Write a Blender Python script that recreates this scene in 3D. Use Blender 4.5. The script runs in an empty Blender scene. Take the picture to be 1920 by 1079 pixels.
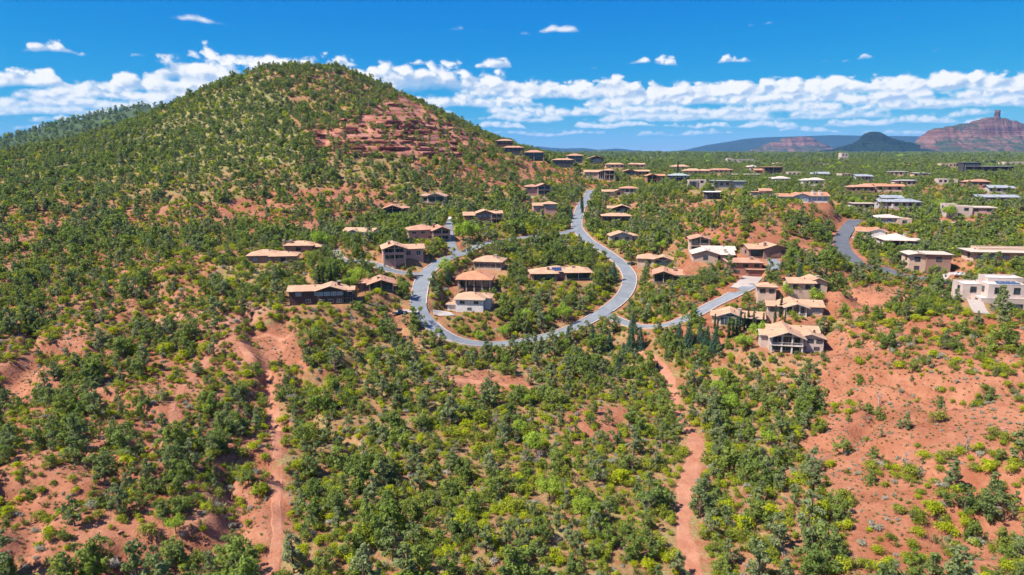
import bpy, math, random
import numpy as np
from mathutils import Vector

rad = math.radians
sc = bpy.context.scene
COL = sc.collection
random.seed(7)
RNG = np.random.default_rng(11)

# ------------------------------------------------------------------ camera
FPX = 1280.0                      # focal length in pixels of a 1920 wide frame (24 mm on 36 mm)
PITCH = rad(11.35)
CAMZ = 72.0
CP_, SP_ = math.cos(PITCH), math.sin(PITCH)
cam_d = bpy.data.cameras.new("camera")
cam_d.lens = 24.0
cam_d.sensor_width = 36.0
cam_d.clip_start = 1.0
cam_d.clip_end = 60000.0
cam = bpy.data.objects.new("camera", cam_d)
COL.objects.link(cam)
cam.location = (0, 0, CAMZ)
cam.rotation_euler = (rad(90) - PITCH, 0, 0)
sc.camera = cam

# ------------------------------------------------------------------ world, sun, exposure
SUN_EL, SUN_AZ = rad(52), math.atan2(-0.93, -0.36)      # azimuth from +Y towards +X
sun_d = bpy.data.lights.new("sun", 'SUN')
sun_d.energy = 4.4
sun_d.angle = rad(0.53)
sun_d.color = (1.0, 0.95, 0.87)
sun = bpy.data.objects.new("sun", sun_d)
COL.objects.link(sun)
sdir = Vector((math.sin(SUN_AZ) * math.cos(SUN_EL), math.cos(SUN_AZ) * math.cos(SUN_EL), math.sin(SUN_EL)))
sun.rotation_euler = sdir.to_track_quat('Z', 'Y').to_euler()
sun.location = (0, 0, 300)

sc.view_settings.view_transform = 'Standard'
sc.view_settings.look = 'None'
sc.view_settings.gamma = 1.0
sc.view_settings.exposure = 1.10
sc.view_settings.use_curve_mapping = False
sc.cycles.max_bounces = 6
sc.cycles.diffuse_bounces = 4
sc.cycles.glossy_bounces = 2
sc.cycles.transmission_bounces = 3
sc.cycles.volume_bounces = 0
sc.cycles.sample_clamp_indirect = 4.0
sc.cycles.use_adaptive_sampling = True
sc.cycles.adaptive_threshold = 0.025
sc.cycles.adaptive_min_samples = 24
sc.cycles.use_denoising = True
sc.cycles.denoiser = 'OPENIMAGEDENOISE'
sc.cycles.denoising_input_passes = 'RGB_ALBEDO_NORMAL'


class E:
    """a shader socket with arithmetic, to write node maths as expressions"""
    nt = None

    def __init__(self, s):
        self.s = s

    @staticmethod
    def m(op, *a, clamp=False):
        n = E.nt.nodes.new('ShaderNodeMath')
        n.operation = op
        n.use_clamp = clamp
        for i, v in enumerate(a):
            if isinstance(v, E):
                E.nt.links.new(v.s, n.inputs[i])
            else:
                n.inputs[i].default_value = v
        return E(n.outputs[0])

    def __add__(self, o): return E.m('ADD', self, o)
    __radd__ = __add__
    def __sub__(self, o): return E.m('SUBTRACT', self, o)
    def __rsub__(self, o): return E.m('SUBTRACT', o, self)
    def __mul__(self, o): return E.m('MULTIPLY', self, o)
    __rmul__ = __mul__
    def __truediv__(self, o): return E.m('DIVIDE', self, o)

    def step(self, a, b):
        n = E.nt.nodes.new('ShaderNodeMapRange')
        n.interpolation_type = 'SMOOTHSTEP'
        E.nt.links.new(self.s, n.inputs[0])
        n.inputs[1].default_value = a
        n.inputs[2].default_value = b
        return E(n.outputs[0])


def vec(x, y, z):
    n = E.nt.nodes.new('ShaderNodeCombineXYZ')
    for i, v in enumerate((x, y, z)):
        if isinstance(v, E):
            E.nt.links.new(v.s, n.inputs[i])
        else:
            n.inputs[i].default_value = v
    return E(n.outputs[0])


def noise(v, scale, detail=4, rough=0.55, distort=0.0):
    n = E.nt.nodes.new('ShaderNodeTexNoise')
    if v is not None:
        E.nt.links.new(v.s, n.inputs['Vector'])
    n.inputs['Scale'].default_value = scale
    n.inputs['Detail'].default_value = detail
    n.inputs['Roughness'].default_value = rough
    n.inputs['Distortion'].default_value = distort
    return E(n.outputs[0])


def mixc(f, a, b):
    n = E.nt.nodes.new('ShaderNodeMix')
    n.data_type = 'RGBA'
    for i, v in ((0, f), (6, a), (7, b)):
        if isinstance(v, E):
            E.nt.links.new(v.s, n.inputs[i])
        elif i == 0:
            n.inputs[0].default_value = v
        else:
            n.inputs[i].default_value = (*v, 1)
    return E(n.outputs[2])


def curve(v, pts):
    """piecewise-linear function of a socket, pts = [(x, y)], x and y in any units"""
    x0, x1 = pts[0][0], pts[-1][0]
    y0, y1 = min(p[1] for p in pts), max(p[1] for p in pts)
    n = E.nt.nodes.new('ShaderNodeFloatCurve')
    c = n.mapping.curves[0]
    q = [((x - x0) / (x1 - x0), (y - y0) / max(y1 - y0, 1e-9)) for x, y in pts]
    c.points[0].location = q[0]
    c.points[1].location = q[-1]
    for a, b in q[1:-1]:
        c.points.new(a, b)
    n.mapping.update()
    t = (v - x0) * (1.0 / (x1 - x0))
    t = E.m('MAXIMUM', E.m('MINIMUM', t, 1.0), 0.0)
    E.nt.links.new(t.s, n.inputs['Value'])
    return E(n.outputs[0]) * (y1 - y0) + y0


def azel(px, py):
    dx, dy = (px - 960) / FPX, (539.5 - py) / FPX
    x, y, z = dx, CP_ + dy * SP_, -SP_ + dy * CP_
    return math.degrees(math.atan2(x, y)), math.degrees(math.asin(z / math.sqrt(x * x + y * y + z * z)))


def build_world():
    w = bpy.data.worlds.new("World")
    sc.world = w
    w.use_nodes = True
    nt = w.node_tree
    nt.nodes.clear()
    E.nt = nt
    out = nt.nodes.new('ShaderNodeOutputWorld')
    sky = nt.nodes.new('ShaderNodeTexSky')
    sky.sky_type = 'NISHITA'
    sky.sun_disc = False
    sky.sun_elevation = SUN_EL
    sky.sun_rotation = SUN_AZ
    sky.altitude = 1300
    sky.air_density = 1.0
    sky.dust_density = 0.0
    sky.ozone_density = 4.0
    # the photograph's deep, polarised blue: a power curve on each channel of the sky
    sr = nt.nodes.new('ShaderNodeSeparateColor')
    nt.links.new(sky.outputs[0], sr.inputs[0])
    rgb = []
    for k, (a, p) in enumerate(((0.0036, 2.90), (0.425, 0.85), (2.58, 0.16))):
        rgb.append(E.m('POWER', E(sr.outputs[k]), p) * a)
    cc = nt.nodes.new('ShaderNodeCombineColor')
    for k in range(3):
        nt.links.new(rgb[k].s, cc.inputs[k])
    bg = nt.nodes.new('ShaderNodeBackground')
    bg.inputs[1].default_value = 0.10
    nt.links.new(cc.outputs[0], bg.inputs[0])
    # clouds: rows of flat-based cumulus in the directions of the sky
    tc = nt.nodes.new('ShaderNodeTexCoord')
    sep = nt.nodes.new('ShaderNodeSeparateXYZ')
    nt.links.new(tc.outputs['Generated'], sep.inputs[0])
    X, Y, Z = (E(s) for s in sep.outputs)
    az = E.m('MULTIPLY', E.m('ARCTAN2', X, Y), 180 / math.pi)
    el = E.m('MULTIPLY', E.m('ARCSINE', Z), 180 / math.pi)
    white, grey = (1.0, 1.0, 1.0), (0.36, 0.53, 0.78)
    total_a, total_c = None, None

    def puff(u, v, det):
        """cauliflower billows: rounded cells broken up by turbulence, about 0.5 on average"""
        p = vec(u, v, 0.0)
        q = noise(p, 1.0, det, 0.55)
        q.s.node.noise_dimensions = '2D'
        vo = nt.nodes.new('ShaderNodeTexVoronoi')
        vo.voronoi_dimensions = '2D'
        vo.feature = 'F1'
        vo.inputs['Scale'].default_value = 1.3
        vo.inputs['Detail'].default_value = 1.0
        vo.inputs['Roughness'].default_value = 0.5
        w = (q - 0.5) * 1.1
        nt.links.new(vec(u + w, v + w * 0.7, 0.0).s, vo.inputs['Vector'])
        return q * 0.95 + (0.50 - E(vo.outputs['Distance'])) * 0.38

    def row(base, thick, seed, prof, k, soft, dens=1.0, amp=1.1, tint=0.0):
        """base elevation, height of the tallest towers, horizontal profile (E, 0..1), puff scale"""
        nonlocal total_a, total_c
        wob = noise(vec(az * 0.22, seed, 0.0), 1.0, 2)
        wob.s.node.noise_dimensions = '2D'
        b = base + (wob - 0.5) * 0.9
        v = (el - b) * (1.0 / thick)
        u, w_ = az * k + seed * 7.31, el * (k * 1.35) + seed * 3.17
        n1 = puff(u, w_, 5)
        n2 = puff(u - 0.22, w_ + 0.30, 2)
        f = prof - v + (n1 - 0.5) * amp
        top = f.step(0.0, soft)
        bot = (v + (n1 - 0.5) * 0.25).step(-0.05, 0.30)
        a = top * bot * dens
        emb = ((n1 - n2) * 3.4 + 0.5)
        lit = E.m('ADD', emb * 0.50, (v * 1.5 - 0.05 + (n1 - .5) * .8) * 0.85)
        lit = E.m('ADD', lit, (1.0 - f.step(0.0, 0.5)) * 0.22)
        lit = lit.step(0.12, 1.0)
        c = mixc(lit, tuple(g * (1 - tint) + tint * t for g, t in zip(grey, (.55, .72, .95))),
                 tuple(g * (1 - tint) + tint * t for g, t in zip(white, (.86, .93, 1))))
        if total_a is None:
            total_a, total_c = a, c
        else:
            total_c = mixc(a, total_c, c)
            total_a = total_a + a - total_a * a

    def prof_noise(freq, seed, lo, hi):
        q = noise(vec(az * freq, seed, 0.0), 1.0, 2, 0.5)
        q.s.node.noise_dimensions = '2D'
        return q.step(lo, hi)

    # far rows first
    row(1.25, 0.45, 2.3, prof_noise(.20, 5.7, .34, .58) * 1.1, 1.05, .6, .7, tint=.75)
    row(1.75, 0.55, 3.1, prof_noise(.18, 2.2, .30, .54) * 1.15, 1.00, .5, .85, tint=.6)
    row(2.25, 0.80, 5.1, prof_noise(.17, 12.2, .28, .50) * 1.2, .90, .6, .85, tint=.5)
    row(2.75, 0.95, 9.7, prof_noise(.15, 7.2, .26, .50) * 1.15, 0.80, .6, .95, tint=.4)
    row(3.35, 1.10, 15.3, prof_noise(.12, 17.2, .24, .48) * 1.2, 0.68, .5, 1.0, tint=.25)
    row(4.00, 1.25, 19.9, prof_noise(.11, 27.2, .22, .46) * 1.2, 0.58, .30, 1.0, tint=.1)
    # the big bank: its top line follows the azimuth
    tp = [(0, 196), (90, 185), (180, 172), (265, 128), (330, 104), (380, 90), (450, 97), (540, 100), (620, 112),
          (760, 116), (890, 122), (950, 134), (1010, 152), (1090, 155), (1130, 134), (1190, 150), (1250, 152),
          (1360, 152), (1430, 178), (1500, 172), (1560, 180), (1640, 160), (1740, 152), (1790, 172), (1920, 168)]
    base = 4.55
    cv = [(-180, 1.2)] + [(azel(x, 170)[0], azel(x, y)[1] - base) for x, y in tp] + [(180, 1.2)]
    # the curve node has one x range, so the bank in view is a curve and beyond it a noise of the same height
    cin = curve(az, cv[1:-1]) * (1 / 3.0)
    far = (az + 36.5).step(-4, 0) * (1 - (az - 36.5).step(0, 4))
    cout = prof_noise(.10, 31.0, .3, .62)
    pr = cin * far + cout * (1 - far)
    row(base, 3.0, 24.9, pr, 0.50, .24, 1.0, amp=.95)
    # small loose clouds above the bank
    row(6.5, 0.9, 41.3, prof_noise(.26, 44.2, .50, .70) * .95, 0.75, .4, .95)
    row(9.1, 0.75, 57.7, prof_noise(.15, 61.9, .52, .70) * .9, 0.60, .6, .8)
    # unseen broken cumulus overhead and round the sky, thickened to add white fill light
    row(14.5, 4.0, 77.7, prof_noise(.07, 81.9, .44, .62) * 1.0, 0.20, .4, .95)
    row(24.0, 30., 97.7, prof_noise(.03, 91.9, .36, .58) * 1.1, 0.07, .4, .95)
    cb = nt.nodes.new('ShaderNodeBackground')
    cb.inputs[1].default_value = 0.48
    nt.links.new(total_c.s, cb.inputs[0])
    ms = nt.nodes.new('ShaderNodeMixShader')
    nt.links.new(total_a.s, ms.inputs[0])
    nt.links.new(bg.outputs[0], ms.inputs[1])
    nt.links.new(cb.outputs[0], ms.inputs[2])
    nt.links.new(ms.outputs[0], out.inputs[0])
    w.cycles.sampling_method = 'MANUAL'
    w.cycles.sample_map_resolution = 512


build_world()

# ------------------------------------------------------------------ terrain maths
def unp(px, py, Yd):
    dx, dy = (px - 960) / FPX, (539.5 - py) / FPX
    k = Yd / (CP_ + dy * SP_)
    return dx * k, Yd, CAMZ + (-SP_ + dy * CP_) * k


def proj(x, y, z):
    zz = z - CAMZ
    dep = y * CP_ - zz * SP_
    up = y * SP_ + zz * CP_
    return 960 + FPX * x / dep, 539.5 - FPX * up / dep, dep


CPX = [  # pixel x, pixel y, forward distance
    (0, 1079, 100), (250, 1079, 101), (480, 1079, 103), (900, 1079, 106), (1290, 1079, 106), (1600, 1079, 99), (1920, 1079, 91),
    (0, 900, 130), (250, 900, 128), (500, 900, 138), (960, 900, 141), (1280, 900, 141), (1600, 900, 131), (1900, 900, 116),
    (0, 780, 165), (250, 780, 160), (960, 790, 175), (1270, 790, 177), (1560, 790, 162), (1900, 790, 138),
    (0, 700, 196), (200, 700, 195), (500, 700, 199), (960, 700, 208), (1260, 700, 211), (1550, 700, 188), (1750, 700, 168), (1900, 700, 157),
    (900, 645, 233), (1490, 656, 203), (1200, 620, 241), (1760, 595, 203), (1900, 600, 192), (1620, 545, 248), (1860, 576, 200),
    (1640, 500, 275), (1580, 450, 328), (1600, 415, 388), (1690, 412, 382), (1820, 402, 370), (1740, 500, 266), (1870, 485, 268),
    (1505, 374, 352), (1450, 420, 312), (1450, 460, 290), (1340, 488, 283), (1400, 505, 268), (1440, 475, 288), (1400, 530, 250),
    (1340, 575, 235), (1390, 605, 218), (1490, 582, 221), (1500, 540, 240), (1250, 525, 300), (1225, 493, 320), (1310, 468, 300),
    (1040, 525, 284), (885, 580, 253), (890, 537, 272), (915, 503, 291), (785, 570, 252), (800, 510, 280), (890, 460, 320),
    (1060, 430, 375), (1110, 455, 350), (1150, 485, 325), (1180, 520, 305), (1160, 565, 275), (1090, 605, 250), (980, 643, 233),
    (840, 635, 232), (800, 605, 240), (1000, 470, 330), (1085, 400, 430), (1100, 357, 560), (1120, 332, 640), (1010, 367, 470),
    (1020, 402, 430), (810, 382, 420), (735, 402, 398), (910, 415, 375), (830, 445, 332), (755, 482, 288), (675, 443, 335),
    (560, 470, 306), (515, 492, 275), (600, 570, 238), (710, 540, 258), (650, 488, 282), (720, 497, 280),
    (0, 600, 230), (250, 600, 234), (450, 600, 228), (0, 500, 290), (250, 500, 290), (400, 480, 285), (0, 400, 380), (250, 400, 385), (500, 400, 388),
    (0, 316, 520), (250, 300, 500), (150, 282, 570), (310, 215, 620), (430, 152, 650), (500, 130, 668), (560, 125, 678), (640, 130, 678),
    (700, 165, 660), (760, 194, 645), (830, 230, 632), (900, 263, 640), (950, 280, 660), (1000, 294, 680), (1060, 301, 720),
    (560, 200, 592), (560, 300, 470), (750, 250, 540), (750, 290, 500), (750, 350, 440), (900, 330, 500), (400, 300, 480), (350, 350, 430),
    (960, 340, 520), (1160, 440, 378), (1160, 405, 440), (1175, 365, 520), (1280, 400, 430), (1273, 345, 560), (1310, 358, 470), (1380, 352, 520),
    (1800, 335, 640), (1300, 330, 760), (1500, 312, 1100), (1650, 360, 520), (1850, 323, 760), (1560, 400, 420), (1920, 380, 450), (1200, 318, 800),
]
CPW = [  # world points around and behind
    (-330, 200, 14), (-200, 70, 8), (0, 60, -2), (160, 60, 16), (300, 170, 30), (420, 330, 36), (520, 520, 46), (-560, 480, 52), (-620, 700, 56),
    (-203, 860, 112), (-203, 1050, 68), (-420, 880, 66), (-60, 840, 84), (60, 900, 62), (-520, 1100, 44), (150, 1050, 52), (420, 1000, 47), (700, 900, 48),
    (800, 1250, 60), (-700, 1350, 44), (0, 1350, 48), (400, 1400, 48), (1000, 1000, 50), (-1000, 1000, 46), (-450, 120, 8), (450, 120, 34), (950, 1350, 64),
    (-1000, 400, 40), (1000, 400, 46), (0, -100, 0), (-400, -100, 0), (400, -100, 20), (-1200, 0, 20), (1200, 0, 40),
]
_p = np.array([unp(*c) for c in CPX] + CPW, float)
_c = _p[:, :2] / 100.0
_z = _p[:, 2]


def _tk(d2):
    return 0.5 * d2 * np.log(d2 + 1e-12)


def _fit():
    n = len(_c)
    d2 = ((_c[:, None, :] - _c[None, :, :]) ** 2).sum(-1)
    K = _tk(d2) + np.eye(n) * 0.02
    P = np.hstack([np.ones((n, 1)), _c])
    A = np.zeros((n + 3, n + 3))
    A[:n, :n] = K
    A[:n, n:] = P
    A[n:, :n] = P.T
    b = np.zeros(n + 3)
    b[:n] = _z
    return np.linalg.solve(A, b)


_w = _fit()


def tps(x, y):
    x = np.asarray(x, float).ravel()
    y = np.asarray(y, float).ravel()
    o = np.empty(len(x))
    for i in range(0, len(x), 20000):
        q = np.stack([x[i:i + 20000], y[i:i + 20000]], 1) / 100.0
        d2 = ((q[:, None, :] - _c[None]) ** 2).sum(-1)
        o[i:i + 20000] = _tk(d2) @ _w[:-3] + _w[-3] + q @ _w[-2:]
    return o


def _hash(ix, iy, s):
    h = (ix.astype(np.int64) * 374761393 + iy.astype(np.int64) * 668265263 + s * 1442695041) & 0xFFFFFFFF
    h = ((h ^ (h >> 13)) * 1274126177) & 0xFFFFFFFF
    return ((h ^ (h >> 16)) & 0xFFFF) / 65535.0


def vnoise(x, y, s=0):
    ix, iy = np.floor(x), np.floor(y)
    fx, fy = x - ix, y - iy
    fx, fy = fx * fx * (3 - 2 * fx), fy * fy * (3 - 2 * fy)
    a, b = _hash(ix, iy, s), _hash(ix + 1, iy, s)
    c, d = _hash(ix, iy + 1, s), _hash(ix + 1, iy + 1, s)
    return (a + (b - a) * fx) * (1 - fy) + (c + (d - c) * fx) * fy


def fbm(x, y, scale, octv=4, s=0):
    o = np.zeros_like(np.asarray(x, float))
    amp, tot = 1.0, 0.0
    for k in range(octv):
        o += amp * vnoise(x / scale + 17.3 * k, y / scale - 9.1 * k, s + k)
        tot += amp
        amp *= 0.5
        scale *= 0.5
    return o / tot


def sstep(a, b, v):
    t = np.clip((v - a) / (b - a), 0, 1)
    return t * t * (3 - 2 * t)


# the dark ridge behind the hill: its crest line in the photograph, standing 1.5 km away
RIDGE = [(-60, 322), (0, 303), (60, 272), (120, 249), (180, 227), (240, 209), (290, 203), (330, 206), (420, 225), (560, 265)]
_rx = np.array([unp(a, b, 1950)[0] for a, b in RIDGE])
_rz = np.array([unp(a, b, 1950)[2] for a, b in RIDGE])


def base_h(x, y):
    x = np.asarray(x, float).ravel()
    y = np.asarray(y, float).ravel()
    r = np.hypot(x, y)
    far = 47 + (fbm(x, y, 700, 3, 5) - .5) * 22 * sstep(1500, 2600, r)
    t = np.full(len(x), 47.0)
    near = r < 1700
    t[near] = tps(x[near], y[near])
    w = sstep(1150, 1650, r)
    z = t * (1 - w) + far * w
    # ridge far left
    top = np.interp(x, _rx, _rz, left=47, right=47)
    z = np.where(y < 1000, z, np.maximum(z, 47 + (top - 47) * np.exp(-((y - 1950) / 340.0) ** 2) + (fbm(x, y, 130, 3, 8) - .5) * 22 * sstep(900, 1150, r) * (top > 50)))
    # relief
    g = sstep(60, 120, r)
    amp = np.where(r < 900, 1.0, 1.6)
    z = z + g * amp * ((fbm(x, y, 46, 4, 1) - .5) * 3.6 + (fbm(x, y, 11, 3, 2) - .5) * 1.5)
    # gullies cut in the slopes left and right of the valley floor
    rid = np.abs(fbm(x + 0.5 * y, y - .3 * x, 34, 3, 4) - .5) * 2
    side = sstep(25, 75, np.abs(x - 20)) * sstep(330, 250, y) + 0.8 * sstep(360, 420, y) * sstep(800, 700, y)
    z = z - side * 3.8 * (1 - sstep(0.0, 0.22, rid))
    # sandstone ledges on the flank of the hill
    px, py, _ = proj(x, y, z)
    led = np.exp(-(((px - 742 - (py - 250) * .35) / 172) ** 4)) * np.exp(-(((py - 240) / 62) ** 4)) * (r < 900) * (y > 380)
    st = 4.2
    ph = (z + (fbm(x, y, 60, 3, 9) - .5) * 6) / st
    fr = ph - np.floor(ph)
    z = z + led * st * (sstep(.30, .62, fr) - fr) * .95
    return z


GX0, GX1, GY0, GY1, GS = -560.0, 560.0, 66.0, 800.0, 1.25
gx = np.arange(GX0, GX1 + GS, GS)
gy = np.arange(GY0, GY1 + GS, GS)
GXX, GYY = np.meshgrid(gx, gy)
GZ = base_h(GXX, GYY).reshape(GXX.shape)


def blerp(A, x, y):
    u = np.clip((np.asarray(x, float) - GX0) / GS, 0, len(gx) - 1.001)
    v = np.clip((np.asarray(y, float) - GY0) / GS, 0, len(gy) - 1.001)
    i, j = u.astype(int), v.astype(int)
    a, b = u - i, v - j
    return (A[j, i] * (1 - a) + A[j, i + 1] * a) * (1 - b) + (A[j + 1, i] * (1 - a) + A[j + 1, i + 1] * a) * b


def hgt(x, y):
    x = np.atleast_1d(np.asarray(x, float)).ravel()
    y = np.atleast_1d(np.asarray(y, float)).ravel()
    ins = (x > GX0 + 2) & (x < GX1 - 2) & (y > GY0 + 2) & (y < GY1 - 2)
    o = np.empty(len(x))
    if ins.any():
        o[ins] = blerp(GZ, x[ins], y[ins])
    if (~ins).any():
        o[~ins] = base_h(x[~ins], y[~ins])
    return o


def at(px, py):
    """the ground point seen at a pixel of the photograph"""
    Ys = np.concatenate([np.arange(72, 800, 1.5), np.geomspace(800, 6000, 160)])
    x, y, z = unp(px, py, Ys)
    h = hgt(x, y)
    below = np.nonzero(z < h)[0]
    i = int(below[0]) if len(below) else int(np.argmin(z - h))
    if i > 0 and len(below):
        a, b = z[i - 1] - h[i - 1], z[i] - h[i]
        t = a / (a - b)
        Y = Ys[i - 1] * (1 - t) + Ys[i] * t
    else:
        Y = Ys[i]
    X = unp(px, py, Y)[0]
    return float(X), float(Y), float(hgt(X, Y)[0])


# ------------------------------------------------------------------ materials
MATS = {}


def new_mat(name):
    m = bpy.data.materials.new(name)
    m.use_nodes = True
    nt = m.node_tree
    nt.nodes.clear()
    E.nt = nt
    out = nt.nodes.new('ShaderNodeOutputMaterial')
    b = nt.nodes.new('ShaderNodeBsdfPrincipled')
    nt.links.new(b.outputs[0], out.inputs[0])
    b.inputs['Roughness'].default_value = 0.85
    b.inputs['Specular IOR Level'].default_value = 0.25
    MATS[name] = m
    return m, nt, b, out


def setc(nt, b, c):
    if isinstance(c, E):
        nt.links.new(c.s, b.inputs['Base Color'])
    else:
        b.inputs['Base Color'].default_value = (*c, 1)


def bump(nt, b, h, strength, dist):
    n = nt.nodes.new('ShaderNodeBump')
    n.inputs['Strength'].default_value = strength
    n.inputs['Distance'].default_value = dist
    nt.links.new(h.s, n.inputs['Height'])
    nt.links.new(n.outputs[0], b.inputs['Normal'])


def pos():
    n = E.nt.nodes.new('ShaderNodeNewGeometry')
    return E(n.outputs['Position'])


def objpos():
    n = E.nt.nodes.new('ShaderNodeTexCoord')
    return E(n.outputs['Object'])


def attr(name):
    n = E.nt.nodes.new('ShaderNodeAttribute')
    n.attribute_name = name
    return E(n.outputs['Fac'])


def orand():
    n = E.nt.nodes.new('ShaderNodeObjectInfo')
    return E(n.outputs['Random'])


def sepxyz(v):
    n = E.nt.nodes.new('ShaderNodeSeparateXYZ')
    E.nt.links.new(v.s, n.inputs[0])
    return [E(s) for s in n.outputs]


def stucco(name, c, var=.12, scale=.8):
    m, nt, b, out = new_mat(name)
    p = objpos()
    g = pos()
    n = noise(g, scale, 5, .6)
    n2 = noise(g, .15, 2)
    f = n * .6 + n2 * .4
    setc(nt, b, mixc(f.step(.3, .7), tuple(v * (1 - var) for v in c), tuple(min(.9, v * (1 + var)) for v in c)))
    bump(nt, b, noise(g, 14, 3), .25, .02)
    return m


def tiles(name, c):
    m, nt, b, out = new_mat(name)
    g = pos()
    x, y, z = sepxyz(g)
    big = noise(g, .35, 4)
    small = noise(vec(x * 2.2, y * 2.2, z * 6), 1.0, 2)
    col = mixc(big.step(.3, .72), tuple(v * .82 for v in c), tuple(v * 1.16 for v in c))
    sp = small.step(.35, .75)
    col = mixc(sp * .45, col, (c[0] * .72, c[1] * .66, c[2] * .62))
    setc(nt, b, col)
    rows = E.m('SINE', z * (2 * math.pi / .13))
    bump(nt, b, rows * .5 + small, .6, .05)
    return m


def foliage(name, cols, tip, transl=.36):
    """leaf colour: one of a range by plant, mottled from leaf to leaf"""
    m, nt, b, out = new_mat(name)
    r = orand()
    v = attr('leaf')
    ramp = nt.nodes.new('ShaderNodeValToRGB')
    cr = ramp.color_ramp
    while len(cr.elements) < len(cols):
        cr.elements.new(.5)
    for i, c in enumerate(cols):
        cr.elements[i].position = i / (len(cols) - 1)
        cr.elements[i].color = (*c, 1)
    nt.links.new(r.s, ramp.inputs[0])
    base = E(ramp.outputs[0])
    n = noise(objpos(), .9, 2)
    mul = nt.nodes.new('ShaderNodeMix')
    mul.data_type = 'RGBA'
    mul.blend_type = 'MULTIPLY'
    mul.inputs[0].default_value = 1
    nt.links.new(base.s, mul.inputs[6])
    k = .72 + v * .38 + (n - .5) * .4
    nt.links.new(vec(k, k, k).s, mul.inputs[7])
    base = mixc(v.step(.55, 1.0) * .5, E(mul.outputs[2]), tip)
    nt.nodes.remove(b)
    d = nt.nodes.new('ShaderNodeBsdfDiffuse')
    t = nt.nodes.new('ShaderNodeBsdfTranslucent')
    ms = nt.nodes.new('ShaderNodeMixShader')
    ms.inputs[0].default_value = transl
    nt.links.new(base.s, d.inputs[0])
    nt.links.new(base.s, t.inputs[0])
    nt.links.new(d.outputs[0], ms.inputs[1])
    nt.links.new(t.outputs[0], ms.inputs[2])
    nt.links.new(ms.outputs[0], out.inputs[0])
    return m


def plain(name, c, rough=.8, spec=.3, metal=0):
    m, nt, b, out = new_mat(name)
    g = pos()
    n = noise(g, 1.3, 4)
    setc(nt, b, mixc(n.step(.3, .7), tuple(v * .88 for v in c), tuple(v * 1.08 for v in c)))
    b.inputs['Roughness'].default_value = rough
    b.inputs['Specular IOR Level'].default_value = spec
    b.inputs['Metallic'].default_value = metal
    return m


def ground_mat():
    m, nt, b, out = new_mat('red_soil')
    g = pos()
    x, y, z = sepxyz(g)
    veg, pale, rock = attr('veg'), attr('pale'), attr('rock')
    n1, n2, n3 = noise(g, .035, 5, .6), noise(g, .22, 5, .65), noise(g, 1.6, 4, .6)
    f = (n1 * .45 + n2 * .35 + n3 * .2)
    soil = mixc(f.step(.34, .66), (0.220, 0.073, 0.035), (0.372, 0.166, 0.094))
    rill = noise(vec(x * .9 + y * .35, y * .12 - x * .05, z * .25), 1.0, 4, .6)
    soil = mixc(rill.step(.50, .72) * .45, soil, (0.19, 0.06, 0.032))
    soil = mixc((pale * .8 + (n2 - .5) * .9).step(.3, .9), soil, (0.42, 0.26, 0.19))
    grass = mixc(n3.step(.3, .7), (0.140, 0.155, 0.042), (0.265, 0.260, 0.110))
    col = mixc((veg + (n2 - .5) * 1.1 + (n3 - .5) * .5).step(.35, .95) * .85, soil, grass)
    # rock strata
    ban = noise(vec(x * .02, y * .02, z * .55), 1.0, 5, .65)
    rk = mixc(ban.step(.35, .65), (0.235, 0.078, 0.050), (0.42, 0.195, 0.135))
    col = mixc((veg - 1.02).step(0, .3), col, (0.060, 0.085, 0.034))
    col = mixc((rock + (n2 - .5) * .5).step(.3, .7), col, rk)
    setc(nt, b, col)
    b.inputs['Roughness'].default_value = .95
    b.inputs['Specular IOR Level'].default_value = .1
    h = n2 * 1.4 + n3 * .6 + noise(g, 6, 3) * .2 + (ban * 2.2) * rock
    bump(nt, b, h, .9, .5)
    # far away, where single trees are too small to tell apart, the wooded plain is a colour
    return m


def path_mat():
    m, nt, b, out = new_mat('trail_sand')
    g = pos()
    f = noise(g, .3, 5, .6) * .6 + noise(g, 2.5, 4, .6) * .4
    setc(nt, b, mixc(f.step(.35, .65), (0.30, 0.118, 0.066), (0.40, 0.192, 0.116)))
    b.inputs['Roughness'].default_value = .95
    b.inputs['Specular IOR Level'].default_value = .1
    bump(nt, b, noise(g, 1.2, 5, .65), .7, .25)
    return m


def asphalt(name, c):
    m, nt, b, out = new_mat(name)
    g = pos()
    f = noise(g, .12, 5, .7, 1.2) * .7 + noise(g, 5, 3) * .3
    setc(nt, b, mixc(f.step(.3, .7), tuple(v * .74 for v in c), tuple(v * 1.16 for v in c)))
    b.inputs['Roughness'].default_value = .8
    bump(nt, b, noise(g, 30, 2), .2, .02)
    return m


def bark(name, c1, c2):
    m, nt, b, out = new_mat(name)
    x, y, z = sepxyz(objpos())
    n = noise(vec(x * 6, y * 6, z * 1.5), 1.0, 4)
    setc(nt, b, mixc(n.step(.3, .7), c1, c2))
    bump(nt, b, n, .6, .05)
    return m


def glass_mat():
    m, nt, b, out = new_mat('window_glass')
    n = noise(pos(), .35, 2)
    setc(nt, b, mixc(n.step(.35, .65), (0.012, 0.02, 0.026), (0.05, 0.075, 0.085)))
    b.inputs['Roughness'].default_value = .08
    b.inputs['Specular IOR Level'].default_value = .7
    return m


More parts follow.
